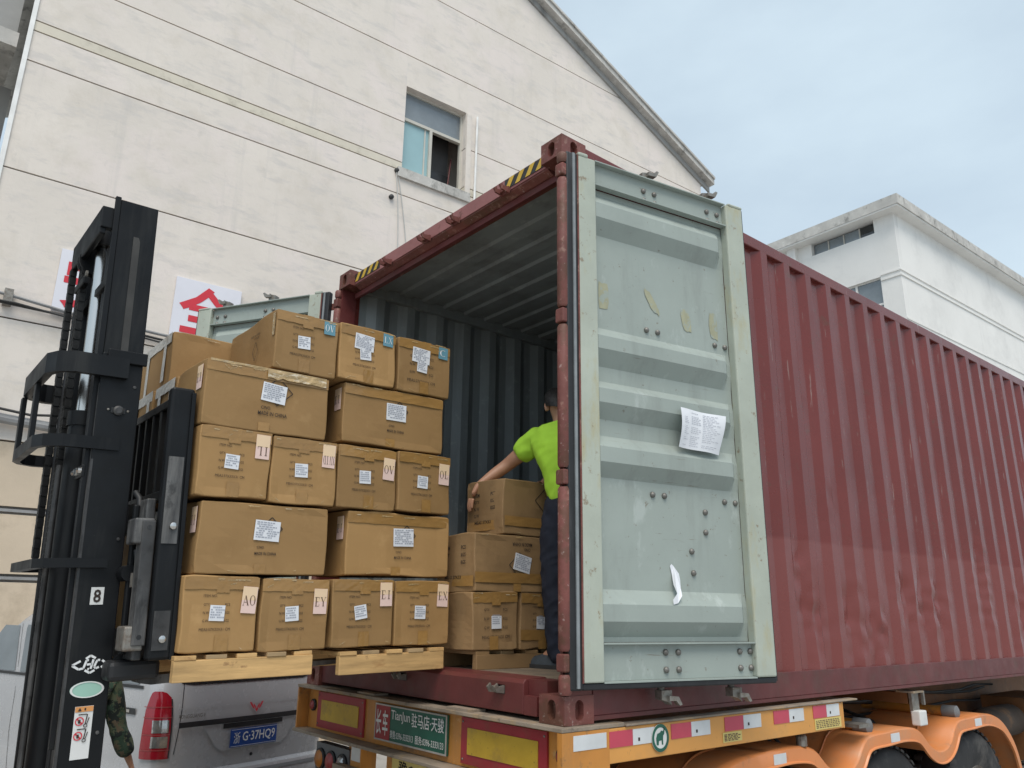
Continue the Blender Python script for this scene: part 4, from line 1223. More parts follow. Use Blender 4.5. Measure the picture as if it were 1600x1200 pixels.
# lift cylinders, chain and hoses
cy = fp('lift_cylinder', MB().tube([(0.02, -.075, -2.0), (0.02, -.075, .42)], .062, 20), 'lift_black', smooth=40)
part('cylinder_head', tm(MB().tube([(0.02, -.075, .40), (0.02, -.075, .47)], .07, 20)), M['lift_black'], cy, smooth=40)
part('piston_rod', tm(MB().tube([(0.02, -.075, .47), (0.02, -.075, 1.40)], .037, 24)), M['chrome'], cy, smooth=60)
part('rod_head', tm(MB().tube([(0.02, -.075, 1.34), (0.02, -.075, 1.43)], .062, 20)), M['lift_black'], cy, smooth=40)
fp('hose', MB().tube([(.13, -.07, 1.3), (.135, -.07, .5), (.14, -.06, -.6), (.14, -.06, -1.8)], .014, 8), 'rubber', smooth=60)
fp('hose', MB().tube([(.17, -.07, 1.3), (.165, -.075, .4), (.17, -.07, -1.8)], .012, 8), 'rubber', smooth=60)
fp('hose', MB().tube([(-.27, -.11, 1.32), (-.275, -.12, .6), (-.26, -.11, -1.8)], .016, 8), 'rubber', smooth=60)
fp('hose', MB().tube([(-.12, -.12, .2), (-.13, -.13, -.5), (-.11, -.13, -1.8)], .022, 10), 'lift_black', smooth=60)
fp('guide_rod', MB().tube([(.075, -.16, .2), (.08, -.165, -1.8)], .012, 8), 'lift_worn', smooth=60)
def chain(x, y, z0, z1, wd):
    mb = MB()
    z = z0
    k = 0
    while z < z1:
        th = .010 if k % 2 else .014
        for s__ in (-1, 0, 1):
            mb.prism([(-.015, -.006), (-.008, -.013), (.008, -.013), (.015, -.006), (.015, .024), (.008, .031), (-.008, .031), (-.015, .024)], (x + s__ * wd / 2.4 - .004 - (.006 if k % 2 else 0), y, z), (0, 1, 0), (0, 0, 1), (.008, 0, 0))
        mb.tube([(x - wd / 2, y, z), (x + wd / 2, y, z)], .006, 6)
        z += .0255
        k += 1
    o = fp('lift_chain', mb, 'chain')
    o['kind'] = 'stuff'
    return o
chain(-.11, -.13, -.6, 1.30, .055)
chain(-.29, -.15, -.2, 1.28, .035)
chain(.20, -.06, -.2, 1.25, .04)
pu = fp('chain_pulley', MB().lathe([(.0, -.03), (.075, -.03), (.075, -.022), (.06, -.018), (.06, .018), (.075, .022), (.075, .03), (0, .03)], (-.11, -.09, 1.30), (1, 0, 0), 24), 'lift_black', smooth=40)
part('pulley_bolt', tm(MB().lathe([(0, 0), (.02, 0), (.018, .01), (0, .012)], (-.075, -.12, 1.22), (0, -1, 0), 8)), M['galv'], pu)
fp('anchor_plate', MB().box(-.20, .0, -.15, -.12, 1.14, 1.18), 'lift_black', bevel=.006)
# carriage and load backrest
bx = MB().box(.535, .60, .160, .262, -.66, .52)
up_ = fp('backrest_post', bx, 'lift_black', bevel=.012)
part('post_edge', tm(MB().box(.592, .612, .245, .264, -.66, .50)), M['lift_black'], up_, bevel=.003)
part('post_plate', tm(MB().box(.6005, .606, .170, .235, -.18, .20)), M['lift_worn'], up_)
part('post_plate', tm(MB().box(.6005, .606, .170, .235, -.62, -.46)), M['lift_worn'], up_)
for y, z in ((.212, -.105), (.208, -.575)):
    part('bolt', tm(MB().lathe([(0, 0), (.017, 0), (.015, .012), (.006, .016), (0, .016)], (.606, y, z), (1, 0, 0), 10)), M['chrome'], up_, smooth=30)
fp('backrest_post', MB().box(-.60, -.535, .160, .262, -.66, .52), 'lift_black', bevel=.012)
fp('backrest_bar', MB().box(-.534, .534, .215, .250, .475, .515), 'lift_black', bevel=.004)
fp('backrest_bar', MB().box(-.534, .534, .21, .250, .03, .075), 'lift_black', bevel=.004)
for k in range(9):
    x = -.48 + k * .12
    fp('backrest_slat', MB().box(x - .014, x + .014, .218, .246, .0755, .4745), 'lift_black', bevel=.003)
for k in range(1):
    pass
# side-shift frame
ca = fp('carriage', MB().box(-.52, .52, .12, .159, -.12, .02), 'lift_worn', bevel=.006)
part('carriage_bar', tm(MB().box(-.52, .52, .12, .158, -.66, -.54)), M['lift_worn'], ca, bevel=.006)
for s_ in (1, -1):
    part('shift_arm', tm(MB().box(min(s_ * .49, s_ * .56), max(s_ * .49, s_ * .565), .10, .156, -.60, -.08)), M['lift_worn'], ca, bevel=.005)
    part('shift_block', tm(MB().box(min(s_ * .44, s_ * .558), max(s_ * .44, s_ * .558), .07, .155, -.18, -.07)), M['lift_worn'], ca, bevel=.008)
    part('shift_block', tm(MB().box(min(s_ * .44, s_ * .558), max(s_ * .44, s_ * .558), .07, .150, -.62, -.52)), M['galv'], ca, bevel=.008)
    part('carriage_side', tm(MB().box(min(s_ * .40, s_ * .43), max(s_ * .36, s_ * .43), .093, .119, -.64, .0)), M['lift_black'], ca, bevel=.008)
    for z in (-.11, -.565):
        part('bolt_hole', tm(MB().lathe([(0, 0), (.010, 0), (.010, .001), (0, .001)], (s_ * .5655, .128, z), (s_, 0, 0), 12)), M['rubber'], ca)
part('shift_cylinder', tm(MB().tube([(-.4, .1, -.3), (.44, .1, -.3)], .035, 14)), M['lift_black'], ca, smooth=40)
part('hose_fitting', tm(MB().box(.455, .475, .10, .14, -.36, -.30)), M['galv'], ca)
part('hose', tm(MB().tube([(.40, .14, -.25), (.42, .13, -.1), (.40, .12, .03), (.36, .11, .06)], .014, 8)), M['rubber'], ca, smooth=60)
part('hose', tm(MB().tube([(.44, .14, -.42), (.46, .13, -.3), (.44, .12, -.2)], .014, 8)), M['rubber'], ca, smooth=60)
for x in (-.32, .32):
    f_ = MB()
    f_.prism([(.18, -.60), (.18, -.72), (.2, -.765), (.25, -.775), (1.6, -.735), (1.6, -.725), (.26, -.735), (.225, -.72), (.22, -.60)], (x - .06, 0, 0), (0, 1, 0), (0, 0, 1), (.12, 0, 0))
    fp('fork', f_, 'lift_worn')
part('carriage_roller', tm(MB().lathe([(0, 0), (.05, 0), (.05, .03), (0, .03)], (.36, .13, -.68), (1, 0, 0), 18)), M['lift_black'], ca)
part('carriage_foot', tm(MB().box(.18, .46, .05, .26, -.745, -.662)), M['rubber'], ca, bevel=.02)
# decals on the rail
XD = .3506
def dec(nm, y0, y1, z0, z1, m, e=0., par=None, label=None):
    return fp(nm, MB().add([(XD + e, y0, z0), (XD + e, y1, z0), (XD + e, y1, z1), (XD + e, y0, z1)], [(0, 1, 2, 3)]), m, par, label=label)
EX, EY = Vector((0, 1, 0)), Vector((0, 0, 1))
d = dec('decal', -.026, .026, -.43, -.357, 'sticker_white', .001)
mb = MB(); put_text(mb, '8', (XD + .003, 0, -.394), EX, EY, wd=.03, ht=.055, bold=.02)
fp('lettering', mb, 'ink', d)
# maker's lozenge: two chevrons round the letters
mb = MB()
zc = -.675
def seg(a_, b_, wdt):
    a_, b_ = Vector(a_), Vector(b_)
    n_ = Vector((-(b_ - a_).y, (b_ - a_).x)).normalized() * wdt / 2
    mb.add([(XD + .002, q.x, zc + q.y) for q in (a_ + n_, b_ + n_, b_ - n_, a_ - n_)], [(0, 1, 2, 3)])
for a_, b_ in (((-.066, 0), (-.035, .016)), ((-.066, -.001), (-.04, -.017)), ((-.04, -.017), (-.022, -.014)), ((-.016, .024), (0.002, .036)), ((.002, .036), (.022, .024)), ((-.016, -.022), (.004, -.034)), ((.004, -.034), (.022, -.024)), ((.066, .0), (.048, .015)), ((.066, .0), (.046, -.014)), ((-.022, -.014), (-.012, .018)), ((-.012, .018), (-.004, .018)), ((.006, -.018), (.014, .02)), ((-.010, .0), (.01, .002)), ((-.006, -.018), (.0, -.018)), ((.024, .004), (.030, .016)), ((.030, .016), (.040, .016)), ((.024, .004), (.020, -.010)), ((.020, -.010), (.026, -.017)), ((.026, -.017), (.038, -.012))):
    seg(a_, b_, .009)
fp('lettering', mb, 'white_print', label='white lozenge emblem with letters on the mast rail')
ov = MB().add([(XD + .001, .002 + .066 * math.cos(2 * math.pi * k / 28), -.775 + .033 * math.sin(2 * math.pi * k / 28)) for k in range(28)], [tuple(range(28))])
ov = fp('decal', ov, 'sticker_mint')
rg_ = MB()
rg_.loft([[Vector((XD + .003, .002 + r_ * .066 * math.cos(2 * math.pi * k / 28), -.775 + r_ * .033 * math.sin(2 * math.pi * k / 28))) for k in range(28)] for r_ in (.99, .86)], cap=False)
fp('lettering', rg_, 'sticker_white', ov)
d = dec('decal', -.035, .035, -1.045, -.84, 'sticker_white', .001, label='white warning sticker with orange header and red prohibition rings')
dec('header', -.034, .034, -.862, -.841, 'sticker_orange', .003, d)
mb = MB().add([(XD + .005, -.025, -.858), (XD + .005, -.010, -.858), (XD + .005, -.0175, -.845)], [(0, 1, 2)])
mb.add([(XD + .005, .0, -.856), (XD + .005, .006, -.856), (XD + .005, .006, -.847), (XD + .005, .0, -.847)], [(0, 1, 2, 3)])
fp('lettering', mb, 'ink', d)
for z in (-.898, -.955):
    mb = MB()
    mb.loft([[Vector((XD + .004, -.014 + r_ * math.cos(2 * math.pi * k / 20), z + r_ * math.sin(2 * math.pi * k / 20))) for k in range(20)] for r_ in (.017, .013)], cap=False)
    mb.add([(XD + .004, -.026, z + .008), (XD + .004, -.022, z + .012), (XD + .004, -.002, z - .008), (XD + .004, -.006, z - .012)], [(0, 1, 2, 3)])
    fp('prohibition_ring', mb, 'sign_red', d)
    mb = MB()
    for q in ([(-.019, .006), (-.010, .006), (-.010, -.008), (-.019, -.008)], [(.012, .026), (.016, .026), (.010, -.014), (.006, -.014)], [(.020, .014), (.023, .012), (.016, -.012), (.013, -.012)], [(-.02, .024), (.012, .024), (.012, .028), (-.02, .028)]):
        mb.add([(XD + .0045, y, z + zz) for y, zz in q], [(0, 1, 2, 3)])
    mb.loft([[Vector((XD + .0045, .010 + r_ * math.cos(2 * math.pi * k / 14), z - .018 + r_ * math.sin(2 * math.pi * k / 14))) for k in range(14)] for r_ in (.008, .005)], cap=False)
    fp('pictogram', mb, 'ink', d)
# truck body behind the mast
def fb(nm, x0, x1, y0, y1, z0, z1, m, bevel=.02, par=None):
    return part(nm, MB().box(x0, x1, y0, y1, z0, z1), M[m], par or fk, bevel=bevel)
fb('cowl', -2.12, -1.08, -2.45, -2.15, -1.1, -.25, 'truck_orange', .04)
fb('floor_plate', -2.12, -1.08, -3.0, -2.45, -1.1, -.95, 'lift_black')
fb('counterweight', -2.15, -1.05, -4.3, -3.0, -1.15, -.3, 'truck_orange', .1)
fb('seat', -1.85, -1.35, -3.4, -2.95, -.3, -.12, 'rubber', .05)
fb('seat_back', -1.85, -1.35, -3.5, -3.38, -.14, .35, 'rubber', .05)
for x in (-2.08, -1.12):
    part('guard_post', MB().tube([(x, -2.28, -.3), (x, -2.42, .75)], .03, 8), M['lift_black'], fk, smooth=60)
    part('guard_post', MB().tube([(x, -3.9, -.3), (x, -3.6, .75)], .03, 8), M['lift_black'], fk, smooth=60)
    part('tilt_cylinder', MB().tube([(x + (.2 if x < -1.6 else -.2), -2.2, -.55), (x + (.2 if x < -1.6 else -.2), -1.72, -.5)], .035, 10), M['lift_black'], fk, smooth=60)
    s_ = -1 if x < -1.6 else 1
    part('wheel', MB().lathe([(0, 0), (.15, 0), (.2, .02), (.33, .0), (.35, .03), (.35, .2), (.33, .23), (.2, .2), (0, .2)], (x - s_ * .1, -1.98 - .25, GZ + .35), (s_, 0, 0), 30), M['tyre'], fk, smooth=40)
    part('wheel', MB().lathe([(0, 0), (.12, 0), (.16, .02), (.25, .0), (.27, .03), (.27, .15), (.25, .18), (.16, .16), (0, .16)], (x - s_ * .1, -3.7, GZ + .27), (s_, 0, 0), 30), M['tyre'], fk, smooth=40)
fb('guard_roof', -2.12, -1.08, -3.65, -2.38, .75, .80, 'lift_black', .01)
part('steering_wheel', MB().lathe([(.17, 0), (.18, .01), (.17, .025), (.155, .01), (.17, 0)], (-1.6, -2.62, -.02), (0, -.5, .85), 24), M['rubber'], fk, smooth=60)
# ================================================================== pallets and cartons
LT = R(1.2)
def card_mesh(w_, d_, h_, seed, amp=.004, n=7):
    """carton: front face at x=0, back at x=-d, y in +-w/2, z 0..h, slightly swollen and dented"""
    bm = bmesh.new()
    bmesh.ops.create_cube(bm, size=1)
    for v in bm.verts:
        v.co = Vector((-d_ / 2 + v.co.x * d_, v.co.y * w_, h_ / 2 + v.co.z * h_))
    bmesh.ops.subdivide_edges(bm, edges=bm.edges[:], cuts=n, use_grid_fill=True)
    for v in bm.verts:
        c = v.co.copy()
        fx = min(abs(c.x), abs(c.x + d_)) < 1e-5
        fy = abs(abs(c.y) - w_ / 2) < 1e-5
        fz = min(abs(c.z), abs(c.z - h_)) < 1e-5
        k = fx + fy + fz
        nv = Vector((noise.noise(c * 5 + Vector((seed, 0, 0))), noise.noise(c * 5 + Vector((0, seed, 7))), noise.noise(c * 5 + Vector((3, 0, seed)))))
        if k >= 2:          # edges and corners: worn
            v.co += nv * amp * (1.2 if k == 2 else .6)
            if k == 3:
                v.co += (Vector((-d_ / 2, 0, h_ / 2)) - c).normalized() * .004
        else:
            if fx: v.co.x -= math.copysign(abs(nv.x) * amp * .8, c.x + d_ / 2)
            if fy: v.co.y += nv.y * amp
            if fz: v.co.z += min(0, nv.z) * amp if c.z > h_ / 2 else 0
    me = bpy.data.meshes.new('carton')
    bm.to_mesh(me)
    bm.free()
    return me
FX, FY_, FN = Vector((0, 1, 0)), Vector((0, 0, 1)), Vector((1, 0, 0))       # front face frame
SXv, SN = Vector((1, 0, 0)), Vector((0, -1, 0))                             # end face (towards the forklift)
def quadp(o, ex, ey, w_, h_, rot=0.):
    c, s = math.cos(rot), math.sin(rot)
    return [o + ex * (x * c - y * s) + ey * (x * s + y * c) for x, y in ((-w_ / 2, -h_ / 2), (w_ / 2, -h_ / 2), (w_ / 2, h_ / 2), (-w_ / 2, h_ / 2))]
def lprt(nm, mb, m, par, label=None):
    return part(nm, mb, m, par, world=False, fixn=False, label=label)
def slab(nm, o, ex, ey, n, w_, h_, m, par, rot=0., th=.0012):
    q = quadp(o, ex, ey, w_, h_, rot)
    mb = MB().add(q + [p_ + n * th for p_ in q], [(4, 5, 6, 7), (0, 1, 5, 4), (1, 2, 6, 5), (2, 3, 7, 6), (3, 0, 4, 7)])
    return lprt(nm, mb, m, par)
def strip(nm, o, ex, ey, n, w_, h_, m, par, seed=0, wav=.002):
    """tape strip with lightly ragged outline and wrinkles"""
    nx, ny = 12, 3
    rows = []
    for j in range(ny + 1):
        r_ = []
        for i in range(nx + 1):
            x, y = (i / nx - .5) * w_, (j / ny - .5) * h_
            if j in (0,): y += wav * 1.5 * noise.noise(Vector((i * .8, seed, 1)))
            r_.append(o + ex * x + ey * y + n * (.0015 + wav * .5 * (1 + noise.noise(Vector((x * 60, y * 60, seed))))))
        rows.append(r_)
    return lprt(nm, MB().sheet(rows), m, par)
def label_lines(o, ex, ey, n, w_, h_, rot, rows, seed, par, m='ink_faint', dens=.9):
    rr = random.Random(seed)
    mb = MB()
    c, s = math.cos(rot), math.sin(rot)
    for k in range(rows):
        y = h_ * (.5 - (k + .9) / (rows + 1.0)) * .95
        x = -w_ * .44
        xe = w_ * rr.uniform(.15, .46)
        while x < xe:
            l_ = rr.uniform(.05, .14) * w_
            if rr.random() < dens:
                q = [(x, y), (x + l_, y), (x + l_, y + h_ / (rows + 1) * .45), (x, y + h_ / (rows + 1) * .45)]
                mb.add([o + n * .0026 + ex * (a_ * c - b_ * s) + ey * (a_ * s + b_ * c) for a_, b_ in q], [(0, 1, 2, 3)])
            x += l_ + .025 * w_
    return lprt('lettering', mb, M[m], par)
def serif_sticker(o, ex, ey, n, txt, par, col='pink', flip=False, w_=.068, h_=.115, rot=0.):
    if col == 'blue':
        st = slab('corner_sticker', o, ex, ey, n, .062, .07, M['label_blue'], par, rot)
        mb = MB()
        put_serif(mb, txt, o + n * .003, ex, ey, .036, .054)
        lprt('lettering', mb, M['white_print'], st)
        return
    st = slab('corner_sticker', o, ex, ey, n, w_, h_, M['label_pink'], par, rot)
    q = quadp(o + ey * h_ * .24 + n * .0014, ex, ey, w_ * .97, h_ * .5, rot)
    lprt('sticker_band', MB().add(q, [(0, 1, 2, 3)]), M['label_pink_top'], st)
    mb = MB()
    k = -1 if flip else 1
    put_serif(mb, txt, o + n * .0026 - ey * (.02 if flip else 0.002), ex * k, ey * k, .042, w_ * .92)
    lprt('lettering', mb, M['ink_brown'], st)
def carton(name, label, yc, zc, xf, w_, d_, h_, kind, seed, txt=None, col='pink', flip=False, tilt=LT, yawd=0., group='cartons stacked on the forklift pallets', band=True, lab=True, old=False, endmark=None, big=True, labrot=None, extra=()):
    """yc, zc: centre of the front face"""
    if not old:
        jr = random.Random(seed * 7)
        yawd, xf = jr.uniform(-.7, .7), xf - jr.uniform(0, .008)
    r_ = root(name, (xf, yc + math.sin(tilt) * h_ / 2, zc - h_ / 2), label, 'box', group, rot=(tilt, 0, R(yawd)))
    me = card_mesh(w_, d_, h_, seed * 3.7, .012 if old else .0075)
    me.materials.append(M['kraft_old' if old else 'kraft'])
    b_ = bpy.data.objects.new('carton_body', me)
    COL.objects.link(b_)
    b_.parent = r_
    bv = b_.modifiers.new('edge', 'BEVEL')
    bv.width, bv.segments, bv.limit_method, bv.angle_limit = .006, 2, 'ANGLE', R(50)
    rr = random.Random(seed)
    O = lambda y, z: Vector((.001, y, z))
    # tapes
    if band:
        strip('tape', O(0, h_ - .028 - rr.uniform(0, .006)), FX, FY_, FN, w_ - .006, .052, M['tape'], r_, seed)
    if 'shiny' in extra:
        strip('tape', O(0, h_ - .006), FX, FY_, FN, w_ - .03, .011, M['tape_glint'], r_, seed + 5, .006)
        strip('tape', O(w_ * .22, h_ - .026) + FN * .003, FX, FY_, FN, w_ * .5, .042, M['tape_glint'], r_, seed + 9, .008)
    if 'low' in extra:
        strip('tape', O(0, .075), FX, FY_, FN, w_ - .006, .055, M['tape'], r_, seed + 3)
    if kind == 'end':
        strip('tape', O(rr.uniform(-.015, .015), h_ - .036), FX, FY_, FN, .058, .07, M['tape'], r_, seed + 1)
        strip('tape', O(rr.uniform(-.015, .015), .036), FX, FY_, FN, .058, .068, M['tape'], r_, seed + 2)
    else:
        strip('tape', O(rr.uniform(-.03, .03), .024), FX, FY_, FN, .055, .042, M['tape'], r_, seed + 2)
    # tape glints painted as thin pale strips along the upper edge
    for k in range(3):
        y = rr.uniform(-.42, .42) * w_
        strip('tape', O(y, h_ - rr.uniform(.004, .02)) + Vector((.001, 0, 0)), FX, (FY_ + FX * rr.uniform(-.3, .3)).normalized(), FN, rr.uniform(.02, .07), rr.uniform(.003, .006), M['tape_glint'], r_, seed + 11 + k, .004)
    for k in range(2):  # further painted glints, near the foot and the upper part
        y, z = rr.uniform(-.45, .45) * w_, rr.choice((.012, .02, h_ * .9))
        strip('tape', O(y, z) + Vector((.001, 0, 0)), (FX + FY_ * rr.uniform(-.8, .8)).normalized(), FY_, FN, rr.uniform(.012, .04), .003, M['tape_glint'], r_, seed + 21 + k, .003)
    if kind == 'end':
        # shipping marks
        c = O(-.02, h_ * .47) + FN * .0012
        if old: c = O(0, h_ * .47) + FN * .0012
        sc_ = 1.35 if 'bigprint' in extra else 1.
        mb = MB()
        put_text(mb, 'ITEM NO.', c + FX * -.03 * sc_ + FY_ * .085 * sc_, FX, FY_, wd=.060 * sc_, ht=.011 * sc_)
        for z, t1, t2 in ((.048, 'QTY:', 'PCS'), (.014, 'N.W:', 'KGS'), (-.020, 'G.W:', 'KGS')):
            put_text(mb, t1, c + FX * -.043 * sc_ + FY_ * z * sc_, FX, FY_, wd=.028 * sc_, ht=.011 * sc_)
            put_text(mb, t2, c + FX * .048 * sc_ + FY_ * z * sc_, FX, FY_, wd=.022 * sc_, ht=.011 * sc_)
        put_text(mb, 'MEAS:57X33X31 CM', c + FY_ * -.056 * sc_, FX, FY_, wd=.135 * sc_, ht=.012 * sc_)
        lprt('lettering', mb, M['ink'], r_)
        if lab:
            lr = labrot if labrot is not None else rr.uniform(-.08, .08)
            s_ = slab('address_label', c + FX * .004 + FY_ * (.012 if not old else .0) + FN * .0008, FX, FY_, FN, .066, .066, M['label_white'], r_, lr)
            label_lines(c + FX * .004 + FY_ * .012 + FN * .0008, FX, FY_, FN, .066, .066, lr, 5, seed, s_)
        if 'biglabel' in extra:
            c2 = c + FY_ * .075 + FX * -.005 + FN * .001
            s_ = slab('address_label', c2, FX, FY_, FN, .115, .085, M['label_white'], r_, -.06)
            label_lines(c2, FX, FY_, FN, .115, .085, -.06, 8, seed, s_)
        if txt:
            ty = w_ / 2 - (.045 if col == 'pink' else .05)
            tz = h_ - (.072 if col == 'pink' else .045)
            if 'slow' in extra: tz -= .03
            serif_sticker(O(ty, tz) + FN * .0025, FX, FY_, FN, txt, r_, col, flip, rot=rr.uniform(-.06, .02))
    elif kind == 'side':
        mb = MB()
        cy_ = rr.uniform(-.01, .03)
        c = O(cy_, h_ * .56) + FN * .0012
        inv = -1 if 'upside' in extra else 1
        k_ = 1.0 if big else .72
        dz = .07
        D_ = [(0, .07), (.075, 0), (0, -.07), (-.075, 0)]
        o_ = c + FY_ * inv * .03 + FX * inv * (.02 if 'diamond' not in extra else .0)
        if 'diamond' in extra: k_ = 1.15
        for i in range(4):
            a_, b2q = Vector(D_[i]) * k_, Vector(D_[(i + 1) % 4]) * k_
            nn = Vector((-(b2q - a_).y, (b2q - a_).x)).normalized() * .0022
            mb.add([o_ + FX * q.x + FY_ * q.y for q in (a_ + nn, b2q + nn, b2q - nn, a_ - nn)], [(0, 1, 2, 3)])
        put_text(mb, 'C/NO.', c - FX * inv * .035 * k_ - FY_ * inv * .058 * (1.5 if 'diamond' in extra else 1), FX * inv, FY_ * inv, wd=.05 * k_, ht=.016 * k_, bold=.01)
        put_text(mb, 'MADE IN CHINA', c - FX * inv * .0 * k_ - FY_ * inv * .086 * (1.4 if 'diamond' in extra else 1), FX * inv, FY_ * inv, wd=.145 * k_, ht=.019 * k_, bold=.012)
        lprt('lettering', mb, M['ink'], r_)
        if lab:
            lr = labrot if labrot is not None else rr.uniform(-.07, .03)
            c2 = c + FY_ * inv * .018 - FX * inv * .0 + FN * .001
            s_ = slab('address_label', c2, FX, FY_, FN, .122, .092, M['label_white'], r_, lr)
            label_lines(c2, FX, FY_, FN, .122, .092, lr, 8, seed, s_)
    # end face towards the forklift
    E_ = lambda x, z: Vector((x, -w_ / 2 - .001, z))
    if endmark == 'pink':
        serif_sticker(E_(-.06, h_ - .085) + SN * .0045, SXv, FY_, SN, 'EI', r_, 'pink', False)
    if endmark == 'white':
        strip('tape', E_(-d_ * .5, h_ - .03), SXv, FY_, SN, d_ - .02, .055, M['tape_white'], r_, seed, .004)
        strip('tape', E_(-d_ * .2, h_ * .55), SXv, FY_, SN, .05, h_ * .8, M['tape_white'], r_, seed + 1, .004)
        strip('tape', E_(-d_ * .75, h_ * .5), SXv, FY_, SN, .05, h_ * .85, M['tape_white'], r_, seed + 2, .004)
    if endmark == 'whitetop':
        strip('tape', E_(-d_ * .5, h_ - .028), SXv, FY_, SN, d_ - .02, .05, M['tape_white'], r_, seed, .004)
    if endmark == 'diamond':
        mb = MB()
        for i in range(4):
            D_ = [(0, .05), (.035, 0), (0, -.05), (-.035, 0)]
            a_, b2q = Vector(D_[i]), Vector(D_[(i + 1) % 4])
            nn = Vector((-(b2q - a_).y, (b2q - a_).x)).normalized() * .0018
            mb.add([E_(-.24, h_ * .45) + SN * .004 + SXv * q.x + FY_ * q.y for q in (a_ + nn, b2q + nn, b2q - nn, a_ - nn)], [(0, 1, 2, 3)])
        put_text(mb, 'MADE IN CHINA', E_(-.25, h_ * .74) + SN * .004, SXv, FY_, wd=.12, ht=.012)
        put_text(mb, 'C/NO.', E_(-.23, h_ * .68) + SN * .004, SXv, FY_, wd=.06, ht=.012)
        lprt('lettering', mb, M['ink'], r_)
        strip('tape', E_(-.02, h_ * .75), SXv, FY_, SN, .03, .12, M['tape_glint'], r_, seed + 4, .004)
    if endmark == 'marks':
        mb = MB()
        for z, t1, t2 in ((.235, 'ITEM', 'PCS'), (.195, 'QTY', 'KGS'), (.155, 'N.W', 'KGS'), (.115, 'G.W', '')):
            put_text(mb, t1, E_(-d_ * .72, z) + SN * .004, SXv, FY_, wd=.05, ht=.021, bold=.02)
            if t2: put_text(mb, t2, E_(-d_ * .28, z) + SN * .004, SXv, FY_, wd=.042, ht=.021, bold=.02)
        put_text(mb, 'MEAS 57X33', E_(-d_ * .55, .075) + SN * .004, SXv, FY_, wd=.15, ht=.018, bold=.02)
        lprt('lettering', mb, M['ink'], r_)
        strip('tape', E_(-d_ / 2, .055), SXv, FY_, SN, d_ - .01, .055, M['tape'], r_, seed + 3)
    return r_
SW, LW, BH, SD = .338, .62, .319, .61
XF = -.95
C_ = 'shipping_carton'
# bottom layer
carton(C_, 'end-on carton at the bottom, pink sticker AO, against the forklift backrest', -1.167, .440, XF, SW, SD, BH, 'end', 11, 'AO', extra=('slow',))
carton(C_, 'end-on carton in the bottom layer with pink sticker reading E Y', -.817, .441, XF, SW, SD, BH, 'end', 12, 'EY', extra=('slow',))
carton(C_, 'end-on carton in the bottom layer with pink sticker reading EI', -.460, .452, XF, SW, SD, BH, 'end', 13, 'EI', labrot=.16)
carton(C_, 'end-on carton at the bottom with pink sticker EX, nearest the container', -.108, .455, XF, SW, SD, BH, 'end', 14, 'EX')
# second layer
carton(C_, 'long carton lying above the AO and E Y cartons, touching the backrest', -.994, .774, XF - .005, LW, .34, BH, 'side', 21, endmark='pink', big=False, band=False, labrot=-.05)
carton(C_, 'long carton lying above the EI and EX cartons', -.262, .795, XF - .01, LW, .34, BH, 'side', 22, endmark='pink', big=False)
# third layer
carton(C_, 'end-on carton third layer up with upside-down sticker, next to the backrest post', -1.178, 1.108, XF, SW, SD, BH, 'end', 31, 'IL', flip=True)
carton(C_, 'end-on carton third layer up with four-letter upside-down pink sticker', -.836, 1.109, XF, SW, SD, BH, 'end', 32, 'XVID', flip=True)
carton(C_, 'end-on carton third layer up with pink sticker reading OV', -.482, 1.119, XF, SW, SD, BH, 'end', 33, 'OV', extra=('slow',))
carton(C_, 'end-on carton third layer up with pink sticker reading OL', -.133, 1.132, XF, SW, SD, BH, 'end', 34, 'OL', extra=('slow',))
# fourth layer
carton(C_, 'long carton with torn shiny tape along its upper edge and bold MADE IN CHINA print', -1.05, 1.430, XF, LW, .40, BH - .004, 'side', 41, endmark='pink', extra=('shiny',), labrot=-.09)
carton(C_, 'long carton fourth layer up, under the blue-stickered cartons LX and C', -.333, 1.457, XF - .01, LW, .40, BH - .004, 'side', 42, endmark='pink', big=False, labrot=.0)
# top layer
carton(C_, 'top carton with blue OV sticker, its long end face showing', -.88, 1.758, XF, SW, SD, BH - .012, 'end', 51, 'OV', 'blue', endmark='diamond')
carton(C_, 'top carton with blue LX sticker, middle of the three blue-stickered ones', -.532, 1.774, XF, SW, SD, BH - .012, 'end', 52, 'LX', 'blue', extra=('biglabel',))
carton(C_, 'top carton with blue C sticker and bold weight marks', -.169, 1.781, XF, SW + .01, SD, BH - .012, 'end', 53, 'C', 'blue', extra=('biglabel', 'bigprint'))
# boxes in the rear row that show past the front ones
carton(C_, 'blank carton with white tape at the top of the rear row', -1.165, 1.742, XF - .65, .36, .57, BH - .012, 'plain', 61, endmark='white', band=False)
carton(C_, 'white-taped carton of the rear row directly behind the torn-tape carton', -1.055, 1.428, XF - .41, LW, .34, BH - .004, 'plain', 62, endmark='white', band=False)
carton(C_, 'rearmost white-taped carton level with the backrest top', -1.06, 1.428, XF - .76, LW, .40, BH - .004, 'plain', 63, endmark='white', band=False)
carton(C_, 'rear-row carton behind the backrest slats, third layer up', -1.178, 1.106, XF - .62, SW, SD, BH, 'plain', 64, endmark='whitetop')
carton(C_, 'rear-row carton of the second layer behind the carriage', -1.0, .774, XF - .37, LW, .40, BH, 'plain', 65, endmark='whitetop')
carton(C_, 'hindmost second-layer carton over the far pallet end', -1.0, .774, XF - .80, LW, .40, BH, 'plain', 66)
carton(C_, 'rear-row bottom carton behind the AO carton', -1.167, .440, XF - .62, SW, SD, BH, 'plain', 67)

